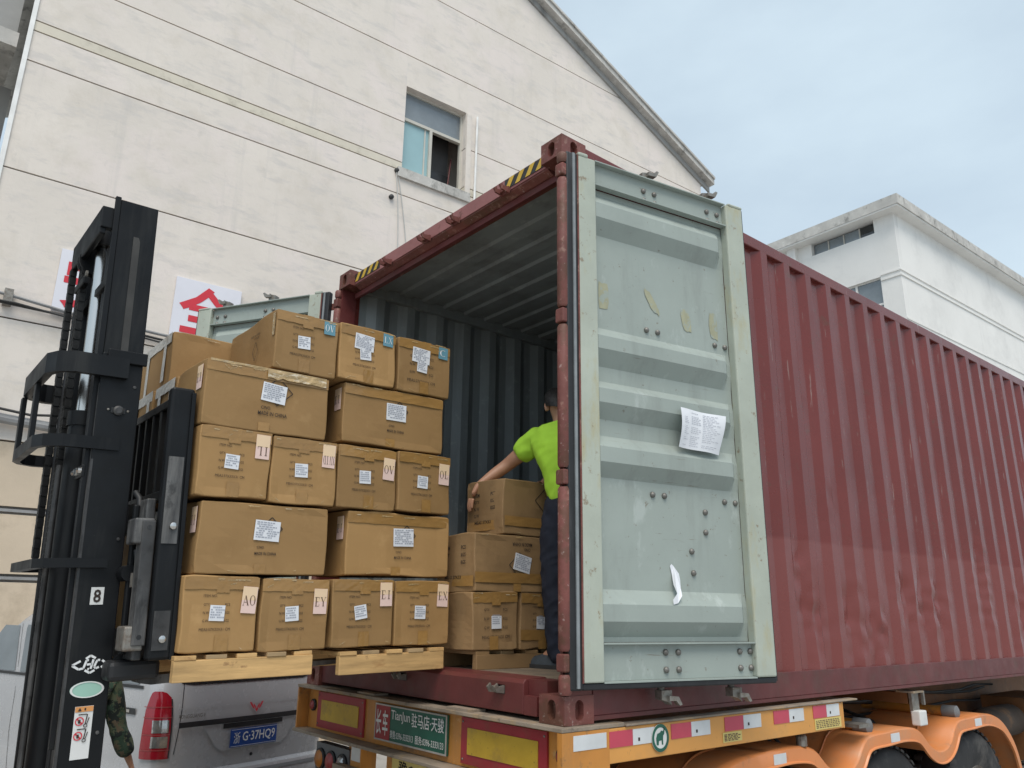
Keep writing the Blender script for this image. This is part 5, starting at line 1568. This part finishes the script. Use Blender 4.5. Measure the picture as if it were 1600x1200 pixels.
def pallet(label, x0, x1, y0, y1, z0, tilt, nslat, group, hs=.088, mt='pine', jit=0.):
    h = root('wooden_pallet', ((x0 + x1) / 2, y0, z0), label, 'pallet', group, rot=(tilt, 0, jit))
    wd, ln = x1 - x0, y1 - y0
    for k, x in enumerate((wd / 2 - .02, 0, -wd / 2 + .02)):
        part('stringer', MB().box(x - .018, x + .018, 0, ln, 0, hs), M[mt], h, world=False, bevel=.003)
    for k in range(nslat):
        yy = (ln - .09) * k / (nslat - 1)
        part('deck_board', MB().box(-wd / 2 + .004 + random.uniform(-.01, .01), wd / 2 - .003 + random.uniform(-.008, .008), yy, yy + .09, hs, hs + .018), M['pine_dull' if k % 2 else mt], h, world=False, bevel=.002)
    return h
pallet('new pine pallet under the AO and E Y cartons, next to the forks', -2.17, -.948, -1.338, -.71, .160, LT, 5, 'pallets under the lifted cartons')
pallet('new pine pallet under the EI and EX cartons, nearer the container', -2.17, -.948, -.572, .035, .164, LT, 5, 'pallets under the lifted cartons')
# ---- cartons being stowed inside
GI = 'cartons piled inside the container'
pallet('pallet under the carton pile inside the container', -1.50, -.83, .16, 1.10, .172, 0, 6, GI, .075, 'kraft_old')
XP = -.825
carton(C_, 'crumpled taped carton at the foot of the pile inside the container', .278, .420, XP, .305, .60, .30, 'end', 71, None, tilt=R(1.8), yawd=-2, group=GI, old=True, extra=('bigprint',), labrot=.0)
carton(C_, 'carton standing beside the crumpled one at the foot of the inside pile', .60, .418, XP + .0, .30, .60, .30, 'end', 72, None, tilt=R(-.8), yawd=1, group=GI, old=True, extra=('low',))
carton(C_, 'upside-down carton in the middle of the inside pile with tilted label', .437, .728, XP, .625, .345, .312, 'side', 73, tilt=R(.6), group=GI, old=True, extra=('upside', 'low'), labrot=-.22, band=False, endmark='marks')
carton(C_, 'carton with diamond mark on top of the inside pile under the worker\'s hand', .640, 1.046, XP - .005, .625, .345, .315, 'side', 74, tilt=R(.4), group=GI, old=True, extra=('diamond', 'low'), lab=False, band=False, endmark='marks')
# ---- stack of empty pallets on the ground below the load
for k in range(5):
    pallet(('lowest', 'second lowest', 'middle', 'second highest', 'topmost')[k] + ' pallet of the empty stack under the raised load', -2.75 + .01 * (k % 2), -1.95, -.95, -.1, GZ + .156 * k, 0, 5, 'stack of empty pallets', .13, 'pine', R((k % 3 - 1) * 1.5))
# ================================================================== silver van
VA = R(-15.5)
vr = Vector((math.sin(VA), math.cos(VA), 0))
vf = Vector((-vr.y, vr.x, 0))
VO = Vector((-4.3, .43, GZ))
vn = root('parked_van', tuple(VO + vf * 2), 'silver minivan with red tail lamp and blue number plate behind the lifted pallets', 'van')
def VP(x, y, z):
    return VO + vr * x + vf * y + Vector((0, 0, z))
LV = [(.24, .72, .08, 4.20), (.32, .83, -.02, 4.38), (.42, .86, -.07, 4.46), (.56, .865, -.075, 4.48), (.62, .865, -.05, 4.47), (.64, .862, .0, 4.46), (.80, .868, -.004, 4.42), (.98, .868, .0, 4.30), (1.12, .862, .018, 4.05), (1.25, .85, .05, 3.75), (1.30, .842, .065, 3.62), (1.55, .80, .15, 3.20), (1.74, .76, .22, 2.90), (1.80, .735, .25, 2.80), (1.845, .69, .30, 2.70), (1.868, .60, .40, 2.55), (1.875, .40, .7, 2.3)]
RC = .15
def lev(z):
    if z <= LV[0][0]: return LV[0][1:]
    for a_, b_ in zip(LV, LV[1:]):
        if z <= b_[0]:
            t = (z - a_[0]) / (b_[0] - a_[0])
            return tuple(p_ + (q_ - p_) * t for p_, q_ in zip(a_[1:], b_[1:]))
    return LV[-1][1:]
def VS(s, z, off=0.):
    """point on the van skin: s runs along the rear from its centre, then round the corner and forward along the side"""
    hw, yr, yf = lev(z)
    sg = 1 if s >= 0 else -1
    a_ = abs(s)
    flat = hw - RC
    arc = RC * math.pi / 2
    bow_ = .03 * (1 - min(1, a_ / hw) ** 2)         # gentle crown of the tailgate
    if a_ <= flat:
        p_, n_ = (a_, yr - bow_), (0, -1)
    elif a_ <= flat + arc:
        t = (a_ - flat) / RC
        p_, n_ = (flat + RC * math.sin(t), yr + RC - RC * math.cos(t)), (math.sin(t), -math.cos(t))
    else:
        p_, n_ = (hw, yr + RC + (a_ - flat - arc)), (1, 0)
    return VP(sg * (p_[0] + n_[0] * off), p_[1] + n_[1] * off, z)
def van_loop(z):
    hw, yr, yf = lev(z)
    flat = hw - RC
    arc = RC * math.pi / 2
    S = [flat * k / 5 for k in range(5)] + [flat + arc * k / 5 for k in range(6)]
    side = [(yf - .3 - yr - RC) * k / 6 for k in range(1, 7)]
    S += [flat + arc + q for q in side]
    right = [VS(s, z) for s in S]
    front = [VP(hw * math.cos(t) if True else 0, yf - .3 + .3 * math.sin(t), z) for t in [math.pi * k / 8 for k in range(1, 8)]]
    left = [VS(-s, z) for s in reversed(S[1:])]
    return right + front + left
zs = []
for a_, b_ in zip(LV, LV[1:]):
    zs += [a_[0], (a_[0] + b_[0]) / 2]
zs.append(LV[-1][0])
bd_ = part('body', MB().loft([van_loop(z) for z in zs]), M['van_paint'], vn, smooth=38)
def patch(nm, outline, m, par=vn, off=.006, grid=None, label=None, smooth=40):
    """grid: (s0, s1, z0, z1) regular patch, or outline list of rows [(sL, sR, z)]"""
    rows = []
    for sl_, sr_, z in outline:
        rows.append([VS(sl_ + (sr_ - sl_) * k / 12, z, off) for k in range(13)])
    return part(nm, MB().sheet(rows), M[m], par, fixn=False, smooth=smooth, label=label)
def prect(nm, s0, s1, z0, z1, m, par=vn, off=.006, n=4):
    return patch(nm, [(s0, s1, z0 + (z1 - z0) * k / n) for k in range(n + 1)], m, par, off)
# rear window
patch('rear_window', [(-.56, .56, 1.27), (-.66, .66, 1.285), (-.69, .69, 1.32), (-.67, .67, 1.45), (-.63, .63, 1.6), (-.58, .58, 1.70), (-.5, .5, 1.72)], 'glass_dark')
# tail gate seam lines
for sg_ in (-1, 1):
    part('tailgate_seam', MB().sheet([[VS(sg_ * (.725 - .02 * k), .62 + k * .16, .004), VS(sg_ * (.731 - .02 * k), .62 + k * .16, .004)] for k in range(1, 6)]), M['van_dark'], vn, fixn=False)
    # tail lamp wraps the corner
    q = patch('tail_lamp', [(sg_ * .745, sg_ * .965, .755), (sg_ * .742, sg_ * .972, .80), (sg_ * .742, sg_ * .965, .95), (sg_ * .742, sg_ * .94, 1.10), (sg_ * .75, sg_ * .90, 1.19), (sg_ * .78, sg_ * .88, 1.225), (sg_ * .81, sg_ * .86, 1.235)], 'lamp_red', off=.016)
    for z0, z1 in ((1.045, 1.052), (.815, .822), (1.12, 1.126), (.924, .931)):
        prect('lens_rib', sg_ * .745, sg_ * .955, z0, z1, 'lamp_dull', q, .019, 1)
    prect('clear_lens', sg_ * .765, sg_ * .875, .94, 1.03, 'lamp_clear', q, .020)
    prect('clear_lens', sg_ * .765, sg_ * .875, .835, .915, 'lamp_clear', q, .020)
    prect('lamp_edge', sg_ * .7425, sg_ * .752, .76, 1.18, 'van_dark', q, .019)
prect('trim_bar', -.70, .70, .965, 1.005, 'van_dark', off=.022)
prect('crease', -.70, .70, 1.10, 1.106, 'van_paint', off=.010, n=1)
# plate recess and plate
rec = patch('plate_recess', [(-.30, .30, .76), (-.36, .36, .80), (-.46, .44, .93), (-.48, .46, .955)], 'van_paint', off=.012)
prect('recess_shadow_line', -.30, .30, .925, .962, 'van_dark', rec, .018, 2)
npq = prect('number_plate', -.235, .235, .775, .915, 'plate_blue', off=.030, n=2)
mb = MB()
yv = VS(0, .845, .036)
eu = vr
put_text(mb, '\u6d59', yv - vr * .175, eu, Vector((0, 0, 1)), wd=.062, ht=.085, bold=.006)
put_text(mb, 'G\u00b737HQ9', yv + vr * .045, eu, Vector((0, 0, 1)), wd=.33, ht=.085, bold=.012)
part('lettering', mb, M['white_print'], npq, fixn=False)
mb = MB()
for a_, b_, c_, d__ in ((-.228, .228, .781, .784), (-.228, .228, .906, .909)):
    mb.sheet([[VS(a_ + (b_ - a_) * k / 6, z, .0325) for k in range(7)] for z in (c_, d__)])
part('plate_border', mb, M['white_print'], npq, fixn=False)
# red winged emblem
mb = MB()
for sg_ in (-1, 1):
    for poly in ([(.004, -.03), (.03, .0), (.03, .022), (.008, -.004)], [(.018, -.024), (.05, .03), (.072, .034), (.06, .012), (.035, -.018)], [(.0, -.045), (.016, -.028), (.006, -.016), (.0, -.02)]):
        mb.add([VS(sg_ * x + .02, 1.075 + z, .016) for x, z in poly], [tuple(range(len(poly)))])
part('emblem', mb, M['sign_red'], vn, fixn=False)
mb = MB()
put_text(mb, 'RONGGUANG V', VS(-.58, 1.045, .012), vr, Vector((0, 0, 1)), wd=.24, ht=.03, bold=.01)
part('badge_lettering', mb, M['galv'], vn, fixn=False)
part('key_lock', MB().lathe([(0, 0), (.014, 0), (.012, .006), (0, .007)], VS(.01, .70, .0), -vf, 12), M['van_dark'], vn)
prect('bumper_step', -.78, .78, .575, .60, 'van_bumper', off=.01, n=1)
prect('bumper_lower', -.84, .84, .30, .40, 'van_bumper', off=.01, n=2)
# side: windows, sliding rail, handle, wheels
for sg_ in (-1, 1):
    f0 = .71 + .236
    patch('side_window', [(sg_ * (f0 + .12), sg_ * (f0 + 1.15), 1.275), (sg_ * (f0 + .08), sg_ * (f0 + 1.17), 1.30), (sg_ * (f0 + .08), sg_ * (f0 + 1.15), 1.5), (sg_ * (f0 + .14), sg_ * (f0 + 1.12), 1.66), (sg_ * (f0 + .2), sg_ * (f0 + 1.1), 1.69)], 'glass_grey')
    patch('side_window', [(sg_ * (f0 + 1.25), sg_ * (f0 + 2.1), 1.275), (sg_ * (f0 + 1.22), sg_ * (f0 + 2.1), 1.30), (sg_ * (f0 + 1.22), sg_ * (f0 + 2.06), 1.66), (sg_ * (f0 + 1.28), sg_ * (f0 + 2.04), 1.69)], 'glass_grey')
    patch('front_window', [(sg_ * (f0 + 2.2), sg_ * (f0 + 3.05), 1.275), (sg_ * (f0 + 2.2), sg_ * (f0 + 2.75), 1.5), (sg_ * (f0 + 2.2), sg_ * (f0 + 2.5), 1.68)], 'glass_grey')
    prect('window_trim', sg_ * (f0 + .05), sg_ * (f0 + 2.9), 1.245, 1.268, 'van_dark', off=.008, n=1)
    rl_ = prect('sliding_rail', sg_ * (f0 + .14), sg_ * (f0 + .95), 1.055, 1.10, 'van_dark', off=.012, n=2)
    prect('rail_insert', sg_ * (f0 + .22), sg_ * (f0 + .95), 1.066, 1.088, 'alu', rl_, .016, 1)
    prect('door_seam', sg_ * (f0 + 1.2), sg_ * (f0 + 1.206), .45, 1.7, 'van_dark', off=.004)
    prect('door_seam', sg_ * (f0 + 2.15), sg_ * (f0 + 2.156), .45, 1.7, 'van_dark', off=.004)
    mq = part('mirror', MB().obox(VP(sg_ * 1.0, 3.45, 1.28), vr * .07, vf * .06, (0, 0, .10)), M['van_dark'], vn, bevel=.03)
    for y in (.75, 3.55):
        x_ = .86 * sg_
        wq = part('wheel', MB().lathe([(0, 0), (.2, 0), (.28, .01), (.3, .03), (.3, .19), (0, .19)], VP(x_ - sg_ * .19, y, .30), vr * sg_, 28), M['tyre'], vn, smooth=40)
        part('rim', MB().lathe([(0, 0), (.19, 0), (.18, .012), (.08, .006), (.05, .02), (0, .02)], VP(x_ + sg_ * .0, y, .30), vr * sg_, 24), M['alu'], wq, smooth=40)
prect('roof_gutter', -2.6, -.95, 1.79, 1.812, 'van_paint', off=.014, n=1)

# ================================================================== people
def skin_mesh(name, verts, edges, radii, m, parent, roots=(0,), sub=2, world=True, label=None, folds=0., seed=0.):
    me = bpy.data.meshes.new(name)
    inv = ROOTINV.get(top(parent))
    me.from_pydata([tuple(inv @ Vector(q)) for q in verts], edges, [])
    o = bpy.data.objects.new(name, me)
    COL.objects.link(o)
    sk = o.modifiers.new('s', 'SKIN')
    sk.use_smooth_shade = True
    sv = me.skin_vertices[0].data
    for i, r_ in enumerate(radii):
        sv[i].radius = r_ if isinstance(r_, tuple) else (r_, r_)
        sv[i].use_root = i in roots
    ss = o.modifiers.new('u', 'SUBSURF')
    ss.levels = ss.render_levels = sub
    dg = bpy.context.evaluated_depsgraph_get()
    m2 = bpy.data.meshes.new_from_object(o.evaluated_get(dg))
    m2.name = name
    bpy.data.objects.remove(o)
    if folds:
        m2.update()
        nn = [v.normal.copy() for v in m2.vertices]
        for v, n_ in zip(m2.vertices, nn):
            c_ = v.co
            q = noise.noise(Vector((c_.x * 16 + c_.z * 9 + seed, c_.y * 16 - c_.z * 7, c_.z * 5))) 
            q2 = 1 - abs(noise.noise(Vector((c_.x * 10 - c_.z * 12, c_.y * 10 + c_.z * 10 + seed, c_.z * 4)))) * 2.4
            v.co += n_ * folds * (q * .7 + q2 * .6)
    m2.materials.clear()
    m2.materials.append(m)
    m2.polygons.foreach_set('use_smooth', [True] * len(m2.polygons))
    o2 = bpy.data.objects.new(name, m2)
    COL.objects.link(o2)
    o2.parent = parent
    if label: o2['label'] = label
    return o2
def mix(a_, b_, t):
    return Vector(a_) * (1 - t) + Vector(b_) * t
def hand(verts, edges, radii, roots, wrist, dirv, palm_n, curl=.5, thumb_side=1):
    """five-fingered hand; dirv fingers' direction, palm_n direction the palm faces"""
    dirv, palm_n = Vector(dirv).normalized(), Vector(palm_n).normalized()
    side = dirv.cross(palm_n).normalized() * thumb_side
    w_ = Vector(wrist)
    b0 = len(verts)
    verts += [w_ + dirv * .03, w_ + dirv * .075]
    radii += [(.030, .018), (.036, .016)]
    edges += [(b0, b0 + 1)]
    for i, (sx, ln) in enumerate(((.030, .070), (.010, .080), (-.010, .075), (-.029, .058))):
        base = w_ + dirv * .085 + side * sx
        d = dirv.copy()
        pts = [base]
        for k in range(3):
            d = (d + palm_n * curl * .55).normalized()
            pts.append(pts[-1] + d * ln / 3 * (1.15 - .12 * k))
        f0 = len(verts)
        verts += pts
        radii += [.0098, .0095, .0088, .0075]
        edges += [(f0, f0 + 1), (f0 + 1, f0 + 2), (f0 + 2, f0 + 3)]
        roots.append(f0)
    base = w_ + dirv * .035 + side * .03
    d = (dirv * .6 + side * .8 + palm_n * .2).normalized()
    f0 = len(verts)
    verts += [base, base + d * .032, base + (d * .6 + dirv * .5 + palm_n * .2).normalized() * .062]
    radii += [.0125, .011, .009]
    edges += [(f0, f0 + 1), (f0 + 1, f0 + 2)]
    roots.append(f0)
    return b0
def person(label, J, facing, shirt, trousers, sleeve, group=None, shirt_label=None, hands=None):
    """J: joints in world space"""
    r_ = root('person', (J['pelvis'][0], J['pelvis'][1], J['floor']), label, 'person', group)
    f = Vector((math.sin(facing), math.cos(facing), 0))
    g_ = Vector((f.y, -f.x, 0))                       # the person's right
    V3 = {k: Vector(v) for k, v in J.items() if k != 'floor'}
    verts, edges, radii, roots = [], [], [], [0]
    def add(p_, r0, par=None):
        verts.append(Vector(p_)); radii.append(r0)
        if par is not None: edges.append((par, len(verts) - 1))
        return len(verts) - 1
    pe = add(V3['pelvis'], (.112, .088))
    sp = add(mix(V3['pelvis'], V3['chest'], .5), (.108, .085), pe)
    chs = add(V3['chest'], (.128, .09), sp)
    nk = add(mix(V3['chest'], V3['head'], .52), .058, chs)
    nk2 = add(mix(V3['chest'], V3['head'], .70), .056, nk)
    hm = add(V3['head'], (.079, .094), nk2)
    ht_ = add(V3['head'] + (V3['head'] - V3['chest']).normalized() * .075, (.066, .078), hm)
    for sd in ('l', 'r'):
        sh = add(V3[sd + 'sho'], .062, chs)
        el = add(mix(V3[sd + 'sho'], V3[sd + 'elb'], .55), .050, sh)
        el = add(V3[sd + 'elb'], .041, el)
        fo = add(mix(V3[sd + 'elb'], V3[sd + 'wri'], .35), .040, el)
        wr = add(V3[sd + 'wri'], (.027, .022), fo)
        b0 = len(verts)
        hd_ = (hands or {}).get(sd)
        dv, pn, cu = hd_ if hd_ else ((V3[sd + 'wri'] - V3[sd + 'elb']), f, .45)
        hand(verts, edges, radii, roots, V3[sd + 'wri'], dv, pn, cu, 1 if sd == 'r' else -1)
        edges.append((wr, b0))
        hp_ = add(V3[sd + 'hip'], .07, pe)
        kn = add(mix(V3[sd + 'hip'], V3[sd + 'kne'], .5), .062, hp_)
        kn = add(V3[sd + 'kne'], .048, kn)
        ca_ = add(mix(V3[sd + 'kne'], V3[sd + 'ank'], .35), .055, kn)
        an = add(V3[sd + 'ank'], .038, ca_)
        add(mix(V3[sd + 'ank'], V3[sd + 'toe'], .6), .034, an)
    skin_mesh('body', verts, edges, radii, M['skin'], r_, tuple(roots))
    # face
    h = V3['head']
    upv = (V3['head'] - V3['chest']).normalized()
    for s_ in (-1, 1):
        e = part('eye', MB().lathe([(0, 0), (.012, .002), (.010, .008), (0, .010)], h + f * .078 + g_ * s_ * .032 + upv * .012, f, 10), M['eye'], r_, smooth=60)
        part('pupil', MB().lathe([(0, 0), (.005, 0), (0, .002)], h + f * .088 + g_ * s_ * .032 + upv * .012, f, 8), M['hair'], e)
        ear = MB()
        c0 = h + g_ * s_ * .080 - f * .008 - upv * .008
        ear.loft([[c0 + g_ * s_ * o_ + (f * math.cos(t) * .018 - f * .004) * q + upv * math.sin(t) * .032 * q for t in [2 * math.pi * k / 12 for k in range(12)]] for o_, q in ((-.012, .7), (0, .9), (.012, 1), (.016, .8))])
        part('ear', ear, M['skin'], r_, smooth=60)
    part('nose', MB().loft([[h + f * (.083 + a_) + upv * (z + .010 * math.sin(t)) + g_ * (w_ * math.cos(t)) for t in [2 * math.pi * k / 8 for k in range(8)]] for a_, z, w_ in ((0, .018, .006), (.012, -.004, .010), (.022, -.020, .014), (.004, -.030, .013))]), M['skin'], r_, smooth=60)
    part('mouth', MB().loft([[h + f * .080 + f * a_ - upv * (.048 + .006 * math.sin(t)) + g_ * (.024 * q * math.cos(t)) for t in [2 * math.pi * k / 10 for k in range(10)]] for a_, q in ((-.01, .6), (.004, 1), (.008, .6))]), M['lips'], r_, smooth=60)
    # hair cap
    hair = MB()
    rings = []
    for k in range(9):
        ph = math.pi * (.02 + .60 * k / 8)
        ring_ = []
        for i in range(24):
            t = 2 * math.pi * i / 24
            dirv = g_ * math.cos(t) * math.sin(ph) + f * math.sin(t) * math.sin(ph) + upv * math.cos(ph)
            ff = max(0, math.sin(t))
            lift = .0 + .55 * ff * max(0, (k - 3) / 5)          # hairline higher over the face
            d2 = (dirv + upv * lift).normalized()
            rad = Vector((d2.dot(g_) * .093, d2.dot(f) * .107, d2.dot(upv) * .112))
            jit = 1 + .03 * noise.noise(Vector((t * 3, ph * 6, 2)))
            ring_.append(h + upv * .022 - f * .006 + (g_ * rad.x + f * rad.y + upv * rad.z) * jit)
        rings.append(ring_)
    hair.loft(rings, cap=True)
    part('hair', hair, M['hair'], r_, smooth=70)
    # shirt
    v_, e_, ra = [], [], []
    def sadd(p_, r0, par=None):
        v_.append(Vector(p_)); ra.append(r0)
        if par is not None: e_.append((par, len(v_) - 1))
        return len(v_) - 1
    a0 = sadd(mix(V3['pelvis'], V3['chest'], -.16), (.160, .130))
    a1 = sadd(mix(V3['pelvis'], V3['chest'], .35), (.156, .126), a0)
    a2 = sadd(mix(V3['pelvis'], V3['chest'], .7), (.168, .130), a1)
    a3 = sadd(V3['chest'] + upv * .02, (.155, .118), a2)
    a4 = sadd(mix(V3['chest'], V3['head'], .50), .072, a3)
    for sd in ('l', 'r'):
        b_ = sadd(V3[sd + 'sho'] + upv * .005, .080, a3)
        b_ = sadd(mix(V3[sd + 'sho'], V3[sd + 'elb'], min(1, sleeve) * .55), .078, b_)
        b_ = sadd(mix(V3[sd + 'sho'], V3[sd + 'elb'], min(1, sleeve)), .075 if sleeve < 1 else .06, b_)
        if sleeve > 1:
            b_ = sadd(mix(V3[sd + 'elb'], V3[sd + 'wri'], .5), .066, b_)
            b_ = sadd(mix(V3[sd + 'elb'], V3[sd + 'wri'], sleeve - 1), .058, b_)
    skin_mesh('shirt', v_, e_, ra, shirt, r_, (0,), 4, label=shirt_label, folds=.009 if sleeve < 1 else .005, seed=J['floor'])
    # trousers
    v_, e_, ra = [], [], []
    a0 = sadd(V3['pelvis'] + Vector((0, 0, .10)), (.142, .115))
    a1 = sadd(V3['pelvis'] - Vector((0, 0, .02)), (.148, .120), a0)
    for sd in ('l', 'r'):
        b_ = sadd(V3[sd + 'hip'] - Vector((0, 0, .05)), .098, a1)
        b_ = sadd(mix(V3[sd + 'hip'], V3[sd + 'kne'], .5), .092, b_)
        b_ = sadd(V3[sd + 'kne'], .082, b_)
        b_ = sadd(mix(V3[sd + 'kne'], V3[sd + 'ank'], .5), .076, b_)
        b_ = sadd(mix(V3[sd + 'kne'], V3[sd + 'ank'], 1.22), .072, b_)
    skin_mesh('trousers', v_, e_, ra, trousers, r_, (0,), 4, folds=.010, seed=3.)
    for sd in ('l', 'r'):
        an, to = V3[sd + 'ank'], V3[sd + 'toe']
        d = (to - an)
        d.z = 0
        d.normalize()
        sd_ = Vector((d.y, -d.x, 0))
        fl = J['floor']
        mb = MB()
        rings = []
        for t, hw, hh in ((-.075, .026, .05), (-.06, .038, .085), (0, .042, .10), (.06, .046, .078), (.12, .050, .055), (.165, .044, .045), (.19, .025, .032)):
            c0 = Vector((an.x, an.y, fl + .018)) + d * t
            rings.append([c0 + sd_ * hw * math.cos(q) + Vector((0, 0, hh * max(0, math.sin(q)))) for q in [2 * math.pi * k / 14 for k in range(14)]])
        sh = part('shoe', mb.loft(rings), M['shoe'], r_, smooth=50)
        mb = MB()
        out_ = [(-.085, .0), (-.075, .032), (-.02, .046), (.06, .050), (.13, .054), (.175, .046), (.2, .02), (.2, -.02), (.175, -.046), (.13, -.054), (.06, -.050), (-.02, -.046), (-.075, -.032)]
        mb.prism([(a_, b_) for a_, b_ in out_], Vector((an.x, an.y, fl + .001)), d, sd_, Vector((0, 0, .02)))
        part('sole', mb, M['sole'], sh)
    return r_
FLc = .172
person('worker in a lime-green T-shirt and dark trousers steadying a carton in the container', dict(
    floor=FLc, pelvis=(-.60, .635, 1.06), chest=(-.655, .635, 1.40), head=(-.735, .68, 1.675),
    lsho=(-.828, .575, 1.455), lelb=(-1.03, .50, 1.315), lwri=(-1.085, .335, 1.185),
    rsho=(-.51, .765, 1.45), relb=(-.50, .92, 1.24), rwri=(-.66, 1.02, 1.22),
    lhip=(-.675, .575, 1.0), lkne=(-.675, .58, .60), lank=(-.665, .60, .26), ltoe=(-.85, .57, .2),
    rhip=(-.52, .72, 1.0), rkne=(-.50, .74, .6), rank=(-.48, .76, .26), rtoe=(-.58, .9, .2)),
    R(-28), M['lime'], M['navy'], .62, 'workers in the container', 'lime-green T-shirt', {'l': ((-.25, -.35, -.9), (.25, .9, -.3), .35)})
person('second worker in dark blue, mostly hidden behind the one in lime green', dict(
    floor=FLc, pelvis=(-.95, 1.22, 1.04), chest=(-.98, 1.18, 1.38), head=(-1.0, 1.17, 1.64),
    lsho=(-.80, 1.20, 1.44), lelb=(-.82, 1.0, 1.25), lwri=(-.9, .93, 1.26),
    rsho=(-1.16, 1.16, 1.44), relb=(-1.24, 1.03, 1.30), rwri=(-1.10, .86, 1.245),
    lhip=(-.86, 1.22, 1.0), lkne=(-.86, 1.24, .60), lank=(-.86, 1.26, .26), ltoe=(-.88, 1.1, .2),
    rhip=(-1.04, 1.22, 1.0), rkne=(-1.04, 1.24, .6), rank=(-1.04, 1.26, .26), rtoe=(-1.06, 1.1, .2)),
    R(185), M['navy'], M['navy'], .95, 'workers in the container')
cx_, cy_ = -3.62, -1.06
person('person in a camouflage jacket standing beyond the forklift mast, arm hanging', dict(
    floor=GZ, pelvis=(cx_, cy_, GZ + .95), chest=(cx_, cy_, GZ + 1.28), head=(cx_, cy_ + .02, GZ + 1.56),
    lsho=(cx_ + .05, cy_ + .17, GZ + 1.36), lelb=(cx_ + .04, cy_ + .235, GZ + 1.09), lwri=(cx_ + .02, cy_ + .36, GZ + .84),
    rsho=(cx_ - .05, cy_ - .17, GZ + 1.36), relb=(cx_ - .06, cy_ - .24, GZ + 1.08), rwri=(cx_ - .0, cy_ - .26, GZ + .82),
    lhip=(cx_, cy_ + .09, GZ + .9), lkne=(cx_ + .02, cy_ + .1, GZ + .5), lank=(cx_, cy_ + .1, GZ + .09), ltoe=(cx_ - .2, cy_ + .12, GZ + .03),
    rhip=(cx_, cy_ - .09, GZ + .9), rkne=(cx_ + .02, cy_ - .1, GZ + .5), rank=(cx_, cy_ - .1, GZ + .09), rtoe=(cx_ - .2, cy_ - .12, GZ + .03)),
    R(-80), M['camo'], M['camo'], 1.85, None, 'camouflage jacket')
